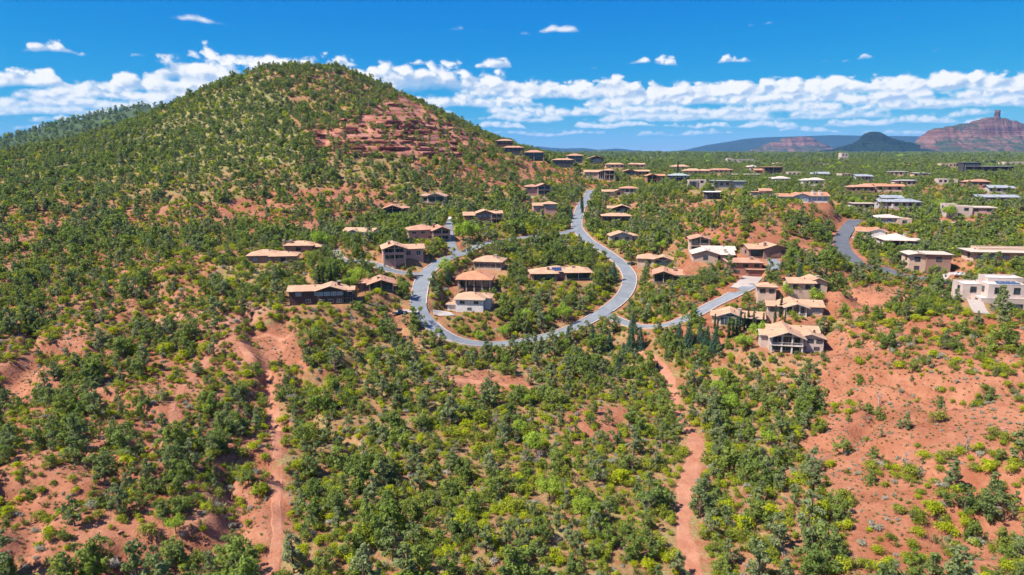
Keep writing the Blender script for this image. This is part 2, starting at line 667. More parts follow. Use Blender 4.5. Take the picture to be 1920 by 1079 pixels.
M_GROUND = ground_mat()
M_PATH = path_mat()
M_ROAD = asphalt('grey_asphalt', (0.185, 0.195, 0.208))
M_ROAD2 = asphalt('dark_asphalt', (0.10, 0.105, 0.118))
M_CONC = plain('pale_concrete', (0.36, 0.295, 0.25), .9)
M_KERB = plain('kerb_concrete', (0.42, 0.34, 0.29), .9)
M_GLASS = glass_mat()
M_GLASS2 = plain('bright_window', (0.22, 0.31, 0.36), .12, .7)
M_SOLAR = plain('solar_glass', (0.02, 0.05, 0.12), .1, .7)
M_BARK = bark('bark', (0.10, 0.065, 0.045), (0.22, 0.16, 0.12))
M_DEAD = bark('grey_dead_wood', (0.20, 0.17, 0.15), (0.42, 0.37, 0.33))
M_ROCK = None


def rock_mat():
    m, nt, b, out = new_mat('red_rock')
    g = pos()
    x, y, z = sepxyz(g)
    ban = noise(vec(x * .05, y * .05, z * .9), 1.0, 5, .65)
    n = noise(g, .7, 5, .65)
    setc(nt, b, mixc((ban * .6 + n * .4).step(.36, .64), (0.225, 0.072, 0.046), (0.43, 0.195, 0.135)))
    b.inputs['Roughness'].default_value = .95
    b.inputs['Specular IOR Level'].default_value = .1
    bump(nt, b, ban * 2 + n, .8, .4)
    return m


M_ROCK = rock_mat()

WALLS = {
    'pink': stucco('pink_stucco', (0.42, 0.235, 0.195)),
    'brown': stucco('brown_stucco', (0.27, 0.155, 0.115)),
    'dark': stucco('dark_brown_wood', (0.085, 0.048, 0.040)),
    'tan': stucco('tan_stucco', (0.48, 0.34, 0.25)),
    'white': stucco('white_stucco', (0.58, 0.54, 0.50)),
    'grey': stucco('grey_stucco', (0.36, 0.33, 0.31)),
    'adobe': stucco('adobe_stucco', (0.46, 0.36, 0.31)),
    'red': stucco('red_brown_stucco', (0.32, 0.14, 0.10)),
    'char': stucco('charcoal_wall', (0.05, 0.05, 0.055)),
}
ROOFS = {
    'tan': tiles('tan_roof_tiles', (0.47, 0.275, 0.168)),
    'rose': tiles('rose_roof_tiles', (0.43, 0.225, 0.142)),
    'terra': tiles('terracotta_roof_tiles', (0.45, 0.205, 0.11)),
    'pale': tiles('pale_roof_tiles', (0.52, 0.42, 0.35)),
    'grey': tiles('grey_roof_shingles', (0.27, 0.29, 0.31)),
    'green': tiles('grey_green_roof', (0.30, 0.34, 0.32)),
    'flat': plain('flat_roof_coating', (0.48, 0.385, 0.30), .9),
    'white': plain('white_roof_coating', (0.72, 0.70, 0.68), .8),
    'flatdark': plain('dark_flat_roof', (0.20, 0.19, 0.18), .9),
}
M_TRIM = plain('dark_trim', (0.10, 0.065, 0.05))
M_TRIMW = plain('pale_trim', (0.55, 0.47, 0.41))
M_POST = plain('stone_post', (0.42, 0.33, 0.27))

M_JUN = foliage('juniper_foliage', [(.145, .205, .046), (.210, .275, .056), (.275, .335, .058), (.190, .245, .080), (.235, .315, .044), (.155, .220, .052)], (.33, .39, .10), .45)
M_PIN = foliage('pinyon_foliage', [(.180, .230, .080), (.260, .305, .128), (.200, .258, .072), (.300, .335, .155), (.170, .225, .064)], (.38, .42, .19), .45)
M_SHR = foliage('manzanita_foliage', [(0.187, 0.216, 0.037), (0.259, 0.298, 0.032), (0.363, 0.409, 0.020), (0.462, 0.503, 0.018), (0.237, 0.252, 0.055), (0.297, 0.351, 0.028)], (0.528, 0.562, 0.055), .42)
M_SAGE = foliage('sage_foliage', [(.240, .255, .150), (.350, .340, .235), (.290, .270, .190), (.43, .39, .30)], (.46, .44, .33), .25)
M_LIME = foliage('lime_foliage', [(.27, .40, .040), (.37, .49, .055), (.33, .43, .045)], (.50, .57, .11), .45)
M_SPR = foliage('spruce_foliage', [(.075, .140, .075), (.120, .190, .115), (.100, .170, .080)], (.18, .26, .17), .3)
M_CYP = foliage('cypress_foliage', [(.036, .066, .024), (.052, .086, .032)], (.08, .115, .045), .1)
M_TUFT = foliage('dry_grass', [(.19, .19, .050), (.33, .28, .10), (.23, .25, .05), (.28, .20, .10)], (.40, .36, .16), .3)


# ------------------------------------------------------------------ object helpers
def mesh_from(name, v, f, mat=None, smooth=False):
    me = bpy.data.meshes.new(name)
    me.from_pydata([tuple(p) for p in v], [], [tuple(q) for q in f])
    if mat:
        me.materials.append(mat)
    if smooth:
        me.polygons.foreach_set('use_smooth', [True] * len(me.polygons))
    me.update()
    return me


def link(name, data, parent=None, loc=(0, 0, 0), rz=0.0, scale=None):
    o = bpy.data.objects.new(name, data)
    COL.objects.link(o)
    if parent is not None:
        o.parent = parent
    o.location = loc
    if rz:
        o.rotation_euler = (0, 0, rz)
    if scale is not None:
        o.scale = scale
    return o


def tag(o, label=None, cat=None, group=None, kind=None):
    if label: o['label'] = label
    if cat: o['category'] = cat
    if group: o['group'] = group
    if kind: o['kind'] = kind
    return o


def fast_mesh(name, v, f, mats, attrs=None, midx=None, smooth=False):
    """v (n,3) array, f (m,k) array with constant k"""
    me = bpy.data.meshes.new(name)
    v = np.asarray(v, np.float32)
    f = np.asarray(f, np.int32)
    k = f.shape[1]
    me.vertices.add(len(v))
    me.vertices.foreach_set('co', v.ravel())
    me.loops.add(f.size)
    me.loops.foreach_set('vertex_index', f.ravel())
    me.polygons.add(len(f))
    me.polygons.foreach_set('loop_start', np.arange(0, f.size, k, dtype=np.int32))
    for m in mats:
        me.materials.append(m)
    if midx is not None:
        me.polygons.foreach_set('material_index', np.asarray(midx, np.int32))
    if smooth:
        me.polygons.foreach_set('use_smooth', np.ones(len(f), bool))
    me.update(calc_edges=True)
    for n, a in (attrs or {}).items():
        at_ = me.attributes.new(n, 'FLOAT', 'POINT')
        at_.data.foreach_set('value', np.asarray(a, np.float32))
    return me


_unit = {}


def unit_box(mat):
    if mat.name not in _unit:
        v = [(x, y, z) for z in (-.5, .5) for y in (-.5, .5) for x in (-.5, .5)]
        f = [(0, 2, 3, 1), (4, 5, 7, 6), (0, 1, 5, 4), (2, 6, 7, 3), (0, 4, 6, 2), (1, 3, 7, 5)]
        _unit[mat.name] = mesh_from('box_' + mat.name, v, f, mat)
    return _unit[mat.name]


def box(name, parent, mat, c, s, rz=0):
    return link(name, unit_box(mat), parent, c, rz, s)


# ------------------------------------------------------------------ roads on the terrain
def catmull(pts, step):
    p = [np.array(q, float) for q in pts]
    p = [2 * p[0] - p[1]] + p + [2 * p[-1] - p[-2]]
    o = []
    for i in range(1, len(p) - 2):
        n = max(2, int(np.linalg.norm(p[i + 1] - p[i]) / step))
        for k in range(n):
            t = k / n
            o.append(.5 * (2 * p[i] + (p[i + 1] - p[i - 1]) * t + (2 * p[i - 1] - 5 * p[i] + 4 * p[i + 1] - p[i + 2]) * t * t
                           + (3 * p[i] - p[i - 1] - 3 * p[i + 1] + p[i + 2]) * t ** 3))
    o.append(p[-2])
    return np.array(o)


def ground_line(pix, step=2.0, smooth=9, passes=3):
    w = [at(*p) for p in pix]
    c = catmull([(a, b) for a, b, _ in w], step)
    # z of the drawn line keeps to the anchor points, smoothed
    z = hgt(c[:, 0], c[:, 1])
    k = np.ones(smooth) / smooth
    for _ in range(passes):
        zz = np.pad(z, smooth // 2, mode='edge')
        z = np.convolve(zz, k, 'valid')
    return np.column_stack([c, z])


def offsets(line):
    t = np.gradient(line[:, :2], axis=0)
    t /= np.linalg.norm(t, axis=1)[:, None] + 1e-9
    return np.column_stack([-t[:, 1], t[:, 0]])       # left normal


KEEP = np.zeros_like(GZ)        # 1 where no tree may stand
LOW = np.zeros_like(GZ)         # 1 where only low growth may stand


def splat(x, y, r, fn):
    i0, i1 = int((x - r - GX0) / GS), int((x + r - GX0) / GS) + 2
    j0, j1 = int((y - r - GY0) / GS), int((y + r - GY0) / GS) + 2
    i0, j0 = max(i0, 0), max(j0, 0)
    i1, j1 = min(i1, len(gx)), min(j1, len(gy))
    if i0 >= i1 or j0 >= j1:
        return
    s = np.s_[j0:j1, i0:i1]
    fn(s, GXX[s] - x, GYY[s] - y)


def carve(lines):
    """grade the terrain to each line: list of (line xyz, half width, depth below the line, fall-off)"""
    D = np.full(GZ.shape, 1e9)
    ZT = np.zeros(GZ.shape)
    HW = np.zeros(GZ.shape)
    FO = np.ones(GZ.shape)
    for line, hw, dep, fo in lines:
        for x, y, z in line:
            def fn(s, dx, dy):
                d = np.hypot(dx, dy) - hw
                m = d < D[s]
                D[s] = np.where(m, d, D[s])
                ZT[s] = np.where(m, z - dep, ZT[s])
                FO[s] = np.where(m, fo, FO[s])
            splat(x, y, hw + fo + 2, fn)
    w = 1 - sstep(0.8, 1.0, np.clip((D - 0.5) / FO, 0, 1)) if False else 1 - sstep(0, 1, (D - 1.0) / FO)
    w = np.where(D < 1e8, w, 0)
    GZ[:] = GZ * (1 - w) + ZT * w


def ribbon(name, line, hw, mat, lift, thick=0.0, jit=0.0, kind='structure', seed=0):
    nrm = offsets(line)
    n = len(line)
    if jit:
        t = np.arange(n)
        jl = 1 + jit * (vnoise(t / 2.3, t * 0 + seed, 3) * 2 - 1) + jit * (vnoise(t / 7.0, t * 0 + seed + 5, 3) * 2 - 1)
        jr = 1 + jit * (vnoise(t / 2.3, t * 0 + seed + 9, 4) * 2 - 1) + jit * (vnoise(t / 7.0, t * 0 + seed + 15, 3) * 2 - 1)
    else:
        jl = jr = np.ones(n)
    cols = 5
    v, f = [], []
    hwa = np.broadcast_to(np.asarray(hw, float), (n,))
    for i in range(n):
        for k in range(cols):
            s = k / (cols - 1) * 2 - 1
            w = hwa[i] * (jl[i] if s > 0 else jr[i]) * s
            x, y = line[i, 0] + nrm[i, 0] * w, line[i, 1] + nrm[i, 1] * w
            v.append((x, y, line[i, 2]))
    v = np.array(v)
    if jit:
        v[:, 2] = hgt(v[:, 0], v[:, 1])
        v.reshape(n, cols, 3)[:, (0, -1), 2] -= .22      # the rim dips under the soil
    v[:, 2] += lift
    for i in range(n - 1):
        for k in range(cols - 1):
            a = i * cols + k
            f.append((a, a + cols, a + cols + 1, a + 1))
    return tag(link(name, mesh_from(name, v, f, mat)), kind=kind)


def kerb(line, off, name='kerb', w=.38, h=.16):
    nrm = offsets(line)
    sec = [(-w / 2, -.4), (-w / 2, h), (w / 2, h), (w / 2, -.4)]
    v, f = [], []
    for i in range(len(line)):
        for a, b in sec:
            v.append((line[i, 0] + nrm[i, 0] * (off + a), line[i, 1] + nrm[i, 1] * (off + a), line[i, 2] + b))
    for i in range(len(line) - 1):
        for k in range(3):
            a = i * 4 + k
            f.append((a, a + 4, a + 5, a + 1))
    return tag(link(name, mesh_from(name, v, f, M_KERB)), kind='structure')


ROADS = {
    'main': ([(1108, 354), (1097, 375), (1086, 400), (1082, 425), (1100, 447), (1130, 468), (1160, 490), (1178, 512), (1180, 532), (1168, 556), (1140, 580),
              (1100, 602), (1050, 624), (985, 642), (920, 649), (868, 644), (828, 626), (800, 602), (785, 575), (787, 545), (797, 515), (815, 498), (838, 484), (858, 476)], 3.0, M_ROAD),
    'loop': ([(858, 476),
              (885, 462), (930, 453), (985, 446), (1040, 438), (1080, 430)], 2.8, M_ROAD),
    'left': ([(793, 512), (770, 506), (735, 500), (700, 496), (660, 489), (632, 489)], 2.9, M_ROAD),
    'right': ([(1130, 588), (1160, 606), (1205, 617), (1250, 612), (1295, 596), (1335, 574), (1368, 552), (1395, 536), (1420, 527)], 2.8, M_ROAD),
    'upper': ([(1606, 412), (1587, 432), (1577, 452), (1585, 476), (1612, 494), (1650, 510), (1700, 520), (1750, 524), (1795, 530)], 3.3, M_ROAD2),
}
LINES = {k: ground_line(v[0]) for k, v in ROADS.items()}


def tie(line, others, reach=26.0):
    """bring a road to the level of the roads it meets"""
    o = np.vstack(others)
    d = np.linalg.norm(line[:, None, :2] - o[None, :, :2], axis=2)
    j, dm = d.argmin(1), d.min(1)
    w = 1 - sstep(3.0, reach, dm)
    line[:, 2] = line[:, 2] * (1 - w) + o[j, 2] * w


for k, on in (('loop', ['main']), ('left', ['main']), ('right', ['main'])):
    tie(LINES[k], [LINES[q] for q in on])
DRIVES = {   # concrete and paved drives: pixel line, half width
    'cul_de_sac_left': ([(645, 489), (634, 478), (622, 468)], 3.2, M_CONC),
    'white_house': ([(812, 588), (832, 590), (850, 590)], 2.6, M_CONC),
    'pink_house': ([(862, 474), (846, 452), (842, 424), (848, 408)], 2.0, M_ROAD),
    'pull_out': ([(786, 584), (765, 588), (738, 590)], 2.6, M_CONC),
    'garage': ([(1385, 536), (1402, 524), (1412, 515)], 3.6, M_CONC),
    'gap': ([(1450, 507), (1452, 495), (1446, 484)], 2.3, M_ROAD),
    'adobe': ([(1812, 548), (1832, 572), (1842, 588)], 2.0, M_CONC),
    'brick': ([(1740, 522), (1770, 518), (1800, 508)], 2.4, M_CONC),
    'court': ([(1605, 452), (1632, 468), (1660, 468)], 2.6, M_CONC),
}
DLINES = {k: ground_line(v[0], 1.5, 5, 2) for k, v in DRIVES.items()}
for k in DLINES:
    tie(DLINES[k], [LINES[q] for q in LINES], 14.0)
PATHS = {
    'right': ([(1310, 1085), (1292, 1030), (1282, 980), (1284, 920), (1300, 860), (1302, 825), (1284, 795), (1268, 765), (1258, 728), (1250, 700), (1225, 676), (1195, 662)], 2.05),
    'left': ([(512, 1085), (515, 1030), (520, 975), (520, 920), (520, 860), (516, 800), (508, 750), (500, 705), (470, 672), (452, 650)], 1.6),
    'track': ([(316, 800), (330, 750), (352, 715), (385, 680), (402, 650), (440, 632), (500, 628), (548, 632)], 1.1),
    'cross': ([(830, 712), (880, 716), (940, 722), (1000, 728)], 1.3),
}
PLINES = {k: ground_line(v[0], 1.5, 5, 2) for k, v in PATHS.items()}

# ------------------------------------------------------------------ houses: what stands where
def V(x, y, w, d, h, roof='hip', front='w3', **k):
    k.update(x=x, y=y, w=w, d=d, h=h, roof=roof, front=front)
    return k


H = [
    # px, py (foot of the front wall), yaw, wall, roof, volumes, short name, label
    (505, 494, 8, 'brown', 'tan', [V(-3, 1.5, 13, 11, 3.2, 'hip', 'w2b'), V(6, 0, 11, 10, 3.0, 'hip', 'w1', pitch=.2, side=2)], 'long brown house',
     'long low brown house with a wide tan hip roof, left end of the cul-de-sac'),
    (560, 474, 0, 'brown', 'tan', [V(0, 0, 13, 9, 3.3, 'hip', 'w1', chim=[(-4, 2), (-7.5, 2)]), V(8, 1, 6, 7, 2.6, 'hip', 'w1')], 'brown house with stout chimneys',
     'brown house with two stout square chimneys behind the long low brown house'),
    (672, 446, -12, 'white', 'tan', [V(0, 0, 16, 9, 3.4, 'gx', 'w4b', pitch=.22), V(-2, -1.4, 6, 4, 3.2, 'gy', 'glass', pitch=.3)], 'white-walled house',
     'white-walled house with a low tan gable roof above the cul-de-sac'),
    (752, 486, 14, 'pink', 'tan', [V(-3, 0, 10, 11, 5.2, 'gy', 'deck2', pitch=.28, chim=[(-2, 3)]), V(6, 2, 9, 9, 4.4, 'gx', 'w2', pitch=.24, side=1)], 'pink balcony house',
     'pink two-storey house with pillared balconies facing the road bend'),
    (805, 450, 16, 'pink', 'rose', [V(-3, 1, 14, 11, 5.0, 'hip', 'w3', pitch=.26), V(6, -.6, 9, 9, 5.0, 'gy', 'deck2', pitch=.3, chim=[(-3, 4)])], 'rose-roofed pink house',
     'pink house with a broad rose roof, red chimney and corner balcony'),
    (737, 404, 5, 'brown', 'rose', [V(0, 0, 11, 9, 4.0, 'gy', 'deck1', pitch=.26), V(6, 1.5, 6, 6, 4.0, 'hip', 'w1')], 'brown gabled hill house',
     'brown house with gabled glass front, left of the two highest hill houses'),
    (812, 384, -4, 'adobe', 'tan', [V(2, 0, 11, 9, 4.2, 'gy', 'deck1', pitch=.26), V(-5, 1, 6, 7, 4.2, 'hip', 'w1')], 'highest hill house',
     'tan-roofed house with dark glazed gable, right of the two highest hill houses'),
    (906, 420, 6, 'brown', 'tan', [V(1, 0, 9, 10, 5.6, 'gy', 'w3b', pitch=.26), V(-6, 1, 8, 8, 4.6, 'gx', 'w1'), V(7, .8, 6, 7, 5.6, 'gx', 'deck1', pitch=.2, chim=[(0, 3)])], 'house behind the twin lime trees',
     'brown house with a wide tan gable behind the twin lime-green trees'),
    (598, 572, 10, 'dark', 'tan', [V(-4, .8, 14, 9, 5.6, 'gx', 'w2b', pitch=.22), V(4.5, 0, 10, 9.5, 5.6, 'gy', 'w4b', pitch=.24, chim=[(3, 6)]), V(11, 2, 4, 6, 5.2, 'gx', 'deck1', pitch=.2)], 'dark brown long house',
     'long dark brown house with white windows and a sandy tan roof'),
    (715, 546, 12, 'brown', 'rose', [V(0, 0, 10, 9, 3.4, 'gy', 'deck1', pitch=.26, chim=[(-1, 2)]), V(-6, 2, 6, 6, 3.2, 'hip', 'w1')], 'low house beside the big lime tree',
     'low brown house with a rose roof right of the big lime-green tree'),
    (914, 505, -10, 'tan', 'tan', [V(0, 0, 13, 11, 3.4, 'hip', 'w5', pitch=.26, side=2, chim=[(3, 5)])], 'tan hipped house',
     'tan hipped house with a row of windows, rearmost of the three by the road loop'),
    (890, 541, -4, 'brown', 'terra', [V(0, 0, 14.5, 12, 4.2, 'hip', 'colon', pitch=.28), V(-8, 6, 4, 7, 3.4, 'hip', 'none')], 'terracotta colonnade house',
     'house with an orange terracotta hip roof over a dark pillared veranda'),
    (880, 585, -6, 'white', 'tan', [V(0, 0, 11.5, 10, 5.2, 'hip', 'w2', pitch=.28, side=1), V(5, 5, 6, 7, 5.0, 'hip', 'none'), V(-7.4, 2, 4.2, 6, 2.4, 'flat', 'none')], 'white house inside the road loop',
     'white-walled house with a tan hip roof, frontmost inside the road loop'),
    (1037, 528, 4, 'brown', 'tan', [V(-4, 0, 12, 10, 3.6, 'hip', 'glass', pitch=.26, chim=[(2, 3)]), V(3, 4, 10, 11, 3.8, 'hip', 'none', solar=(0, .5)), V(12, 3, 12, 9, 3.8, 'hip', 'deck1', pitch=.26, chim=[(-2, 2)])], 'solar-roofed brown house',
     'rambling brown house with blue solar panels set on its tan roof'),
    (1166, 454, 3, 'grey', 'tan', [V(0, 0, 12, 9, 3.4, 'gy', 'w2', pitch=.26, chim=[(3, 2)]), V(6, 2, 6, 7, 3.2, 'hip', 'w1')], 'grey-walled house by the upper bend',
     'grey-walled house with a tan gable just right of the upper road bend'),
    (1227, 500, -14, 'tan', 'tan', [V(-3, 1, 11, 10, 3.6, 'hip', 'w1', pitch=.25), V(4, 0, 9, 9, 3.6, 'gy', 'glass', pitch=.25)], 'tan house with dark gable',
     'tan house with a dark gable end, upper of two right of the main road'),
    (1256, 532, -12, 'brown', 'rose', [V(-3, 0, 9, 11, 4.4, 'gy', 'deck1', pitch=.26), V(5, .8, 10, 9, 4.2, 'gx', 'deck1', pitch=.26, chim=[(-3, 3), (2, 3)])], 'rose-roofed deck house',
     'brown house with rose roof and pale deck, lower of two beside the main road'),
    (1311, 472, -8, 'tan', 'rose', [V(0, 0, 9, 8, 6.2, 'gy', 'deck2', pitch=.22)], 'tall glazed house',
     'tall narrow house with dark balconies under a rose gable'),
    (1335, 492, -8, 'tan', 'pale', [V(-3, 0, 11, 11, 3.6, 'gy', 'w1', pitch=.24), V(5, 1, 9, 10, 3.4, 'gx', 'w2', pitch=.2, chim=[(1, 2)]), V(4, 8, 14, 8, 4.6, 'gx', 'none', pitch=.22)], 'pale double-roofed house',
     'house with two pale beige roofs stepped one behind the other'),
    (1398, 516, -6, 'red', 'rose', [V(0, 1, 14, 10, 5.2, 'hip', 'w3', pitch=.18, chim=[(3, 3)]), V(4, -1.2, 7, 3, 2.4, 'flat', 'garage')], 'red-brown garage house',
     'red-brown house with a flat hip roof over a garage at the road end'),
    (1438, 482, 4, 'brown', 'tan', [V(-4, 1, 8, 10, 3.6, 'gx', 'glass', pitch=.22), V(4, 0, 11, 10, 3.8, 'gy', 'garage', pitch=.22, chim=[(-4, 3)])], 'brown house with short grey drive',
     'brown house with a wide tan gable at the head of a short grey drive'),
    (1438, 554, -10, 'tan', 'tan', [V(0, 0, 7, 6, 3.4, 'hip', 'w2', pitch=.25)], 'small tan pavilion',
     'small tan hip-roofed pavilion beside yellow-green trees'),
    (1512, 546, -4, 'tan', 'tan', [V(-2, 0, 10, 8, 3.4, 'gx', 'w2', pitch=.28), V(5, 2, 8, 9, 3.4, 'gy', 'w1', pitch=.3, chim=[(0, 1)])], 'tan roofs behind the trees',
     'tan-roofed house half hidden behind trees below the red mound'),
    (1490, 590, -10, 'tan', 'tan', [V(-6, 1, 8, 8, 3.2, 'gx', 'w2', pitch=.2), V(0, 0, 8, 10, 3.6, 'gy', 'deck1', pitch=.26, white=1), V(6, .8, 9, 10, 3.4, 'gx', 'w2b', pitch=.24), V(9.5, 3, 4, 7, 3.2, 'gy', 'none', pitch=.3)], 'long house with white porch gable',
     'long tan house with a white-trimmed porch gable, above the two cypress-lined houses'),
    (1383, 612, -16, 'adobe', 'tan', [V(-3, 0, 9, 10, 3.8, 'gy', 'glassw', pitch=.28, chim=[(3.5, 3)], white=1), V(5, 1, 9, 9, 3.6, 'gx', 'w3', pitch=.24), V(-7.2, 3, 5, 6, 3.4, 'gx', 'none')], 'house behind the cypress row',
     'house with a tall glazed gable behind a row of slim cypresses'),
    (1486, 660, -12, 'adobe', 'tan', [V(-2.5, 0, 11, 12, 5.8, 'gy', 'deck2', pitch=.30, white=1), V(6, 1.4, 9, 11, 5.2, 'gy', 'w3', pitch=.24), V(1, 7, 17, 7, 6.0, 'gx', 'none', pitch=.26), V(-8, 4, 5, 6, 5, 'gx', 'none', chim=[(1.5, 1.2)])], 'big pillared house',
     'big tan double-gabled house with tall pale pillars above the red slope'),
    (1634, 446, -20, 'white', 'terra', [V(-3.5, 1, 7, 8, 3.4, 'gx', 'w1', pitch=.28), V(3, 0, 7, 9, 3.6, 'gy', 'garage', pitch=.28)], 'terracotta double gable',
     'small white house with two terracotta gables beside the dark road'),
    (1684, 464, -10, 'grey', 'pale', [V(0, 0, 14, 12, 3.6, 'hip', 'colon', pitch=.28, chim=[(3.5, 3)]), V(9, 2, 5, 7, 3.4, 'flat', 'w1')], 'pale hipped house',
     'house with a pale grey hip roof on dark pillars beside the dark road'),
    (1742, 512, -10, 'tan', 'flat', [V(3, 0, 9, 9, 7.2, 'flat', 'w1', wall='brown', side=1), V(-4.5, .8, 6, 8, 7.0, 'gy', 'w1', pitch=.14)], 'tall tan box house',
     'tall boxy tan house with a brown timber wall and a flat roof'),
    (1880, 492, -8, 'tan', 'flat', [V(1, 0, 24, 9, 3.6, 'flat', 'w5b', over=1.6), V(4, 5, 22, 6, 4.8, 'para', 'none'), V(-9, -.6, 6, 4, 0.3, 'para', 'none')], 'long flat-roofed house',
     'long flat-roofed tan house with a dark window band at the right edge'),
    (1874, 584, -8, 'adobe', 'white', [V(1, 0, 15, 8, 4.6, 'para', 'gar2'), V(3, 2.6, 12.5, 9, 9.2, 'para', 'w2', solar=(2, 1)), V(-6, 7, 7, 8, 8.4, 'para', 'w1'), V(6, 10, 12, 7, 10.4, 'para', 'none')], 'pale stucco house',
     'pale pueblo-style stucco house with garage doors and rooftop solar panels'),
    (1672, 422, -10, 'adobe', 'pale', [V(-1, 1, 11, 9, 3.6, 'hip', 'w3b', pitch=.18), V(6, 0, 7, 7, 3.2, 'para', 'w1', wall='tan')], 'beige house above the dark road',
     'beige house with a broad pale roof above the two by the dark road'),
    (1818, 408, -12, 'adobe', 'flat', [V(-5, 0, 12, 10, 5.6, 'para', 'w2'), V(6, .8, 12, 9, 5.0, 'flat', 'w2', wall='pink'), V(-8, 4, 6, 6, 6.6, 'para', 'none')], 'pink adobe house',
     'pink adobe house on a walled terrace, upper right among trees'),
    (1506, 380, -4, 'white', 'terra', [V(-8, .4, 9, 8, 3.2, 'gx', 'w2', pitch=.2), V(-1, 0, 7, 9, 3.6, 'gy', 'w2b', pitch=.24), V(7, .4, 11, 9, 3.6, 'gx', 'w4b', pitch=.24, chim=[(-2, 1), (1.5, 1)])], 'white house above the red bank',
     'white house with red tile roof and chimneys on top of the red bank'),
    (1010, 368, 6, 'pink', 'rose', [V(-4, .8, 9, 8, 5.0, 'hip', 'w2', pitch=.24), V(3.5, 0, 9, 9, 5.6, 'gy', 'deck2', pitch=.26)], 'pink house with terrace',
     'pink two-roofed house on a curved terrace below the hill shoulder'),
    (1020, 404, 4, 'pink', 'tan', [V(-2, .6, 9, 8, 4.8, 'gx', 'w2b', pitch=.24), V(4, 0, 8, 8, 5.6, 'hip', 'w3b', pitch=.24, side=1)], 'pink house left of the road',
     'pink house with a tan double roof just left of the straight road'),
    (1156, 420, -3, 'dark', 'tan', [V(0, 0, 17, 9, 3.4, 'hip', 'w4', pitch=.22)], 'dark-walled long house', 'dark-walled house with a long tan hip roof right of the straight road'),
    (1163, 404, -6, 'dark', 'tan', [V(1, 0, 10, 9, 3.6, 'gy', 'glass', pitch=.26), V(-5, 1, 6, 7, 3.4, 'gx', 'w1')], 'dark gabled house', 'dark house with a tan gable behind the dark-walled long house'),
    (1180, 365, -3, 'grey', 'rose', [V(0, 0, 14, 8, 3.4, 'hip', 'w4', pitch=.22)], 'grey house on the rise', 'grey house with a low rose roof at the road crest'),
    (1150, 371, 0, 'tan', 'tan', [V(-4, 0, 8, 7, 3.4, 'gx', 'w1', pitch=.24), V(4, .6, 8, 7, 3.4, 'gy', 'w1', pitch=.24)], 'tan twin-roofed house', 'tan twin-roofed house just right of the road crest'),
    (1121, 338, 0, 'tan', 'tan', [V(-2, 1, 20, 10, 6.0, 'gx', 'w5b', pitch=.24), V(4, 0, 8, 9, 6.0, 'gy', 'colon', pitch=.24), V(10, -.6, 9, 8, 7.4, 'hip', 'deck2', pitch=.22)], 'large columned house', 'large tan columned house straight above the road crest'),
    (1078, 306, 0, 'tan', 'rose', [V(0, 0, 16, 10, 6.0, 'hip', 'deck2', pitch=.22)], 'rose house on the ridge', 'rose-roofed two-storey house on the ridge left of the crest'),
    (1056, 315, 0, 'char', 'tan', [V(0, 0, 19, 9, 6.0, 'hip', 'w5', pitch=.2)], 'dark ridge house', 'dark-fronted house with a pale tan roof below the ridge line'),
    (1117, 308, 0, 'dark', 'tan', [V(0, 0, 17, 9, 5.0, 'gy', 'glass', pitch=.22)], 'dark gable on the ridge', 'dark gable-fronted house on the ridge behind the large columned house'),
    (1153, 317, 0, 'tan', 'tan', [V(0, 0, 19, 9, 3.4, 'hip', 'w4', pitch=.22)], 'tan ridge house', 'tan hip-roofed house, left of two in line behind the columned house'),
    (1192, 316, 0, 'tan', 'tan', [V(-4, 0, 10, 8, 3.4, 'hip', 'w2'), V(5, 1, 11, 8, 3.4, 'gx', 'w2')], 'second tan ridge house', 'tan house with an uneven roof, right of two in line behind the columned house'),
    (1190, 331, 0, 'brown', 'tan', [V(-5, 0, 12, 8, 3.6, 'gy', 'glass', pitch=.22), V(7, 1, 14, 8, 3.6, 'gx', 'w4', pitch=.22)], 'brown long ridge house', 'long brown house with a tan roof right of the columned house'),
    (1226, 346, 0, 'red', 'terra', [V(-2, 0, 9, 8, 6.0, 'gy', 'deck2', pitch=.26), V(5, .6, 8, 8, 6.0, 'gx', 'w2', pitch=.22)], 'red-brown balcony house', 'red-brown house with balconies under a terracotta roof, top of the valley'),
    (1001, 302, 0, 'char', 'rose', [V(0, 0, 18, 10, 6.5, 'hip', 'deck2', pitch=.22)], 'dark house below the shoulder', 'dark two-storey house with a rose roof, third down the hill shoulder'),
    (962, 292, 0, 'char', 'rose', [V(0, 0, 20, 10, 6.0, 'hip', 'w5', pitch=.2)], 'dark shoulder house', 'dark house with a flat rose roof, second down the hill shoulder'),
    (946, 277, 0, 'dark', 'rose', [V(0, 0, 16, 10, 5.0, 'hip', 'w4', pitch=.22)], 'top shoulder house', 'dark house with a rose roof, topmost on the hill shoulder'),
    (1042, 292, 0, 'dark', 'rose', [V(0, 0, 22, 10, 4.0, 'hip', 'w5', pitch=.16)], 'long dark ridge house', 'long dark house with a rose roof on the skyline beside a lone tree'),
    (1274, 343, 0, 'char', 'green', [V(0, 0, 16, 10, 4.6, 'hip', 'w5b', pitch=.22)], 'grey-green roofed house', 'dark house with a grey-green hip roof left of the beige box house'),
    (1307, 356, -6, 'adobe', 'flat', [V(-3, 0, 6, 8, 5.4, 'para', 'glass'), V(3.2, .8, 6, 8, 5.6, 'para', 'w1')], 'beige box house', 'beige flat-roofed box house with dark openings'),
    (1400, 338, 0, 'char', 'flat', [V(0, 0, 26, 10, 4.2, 'flat', 'w5', over=2)], 'flat-roofed pavilion', 'long dark pavilion with a wide pale flat roof among trees'),
    (1366, 354, 0, 'grey', 'green', [V(-5, 0, 12, 9, 4.0, 'flat', 'w3', over=1.2), V(7, 1, 12, 8, 3.6, 'flat', 'w4b')], 'green-grey glazed house', 'low green-grey house with a strip of windows among grey trees'),
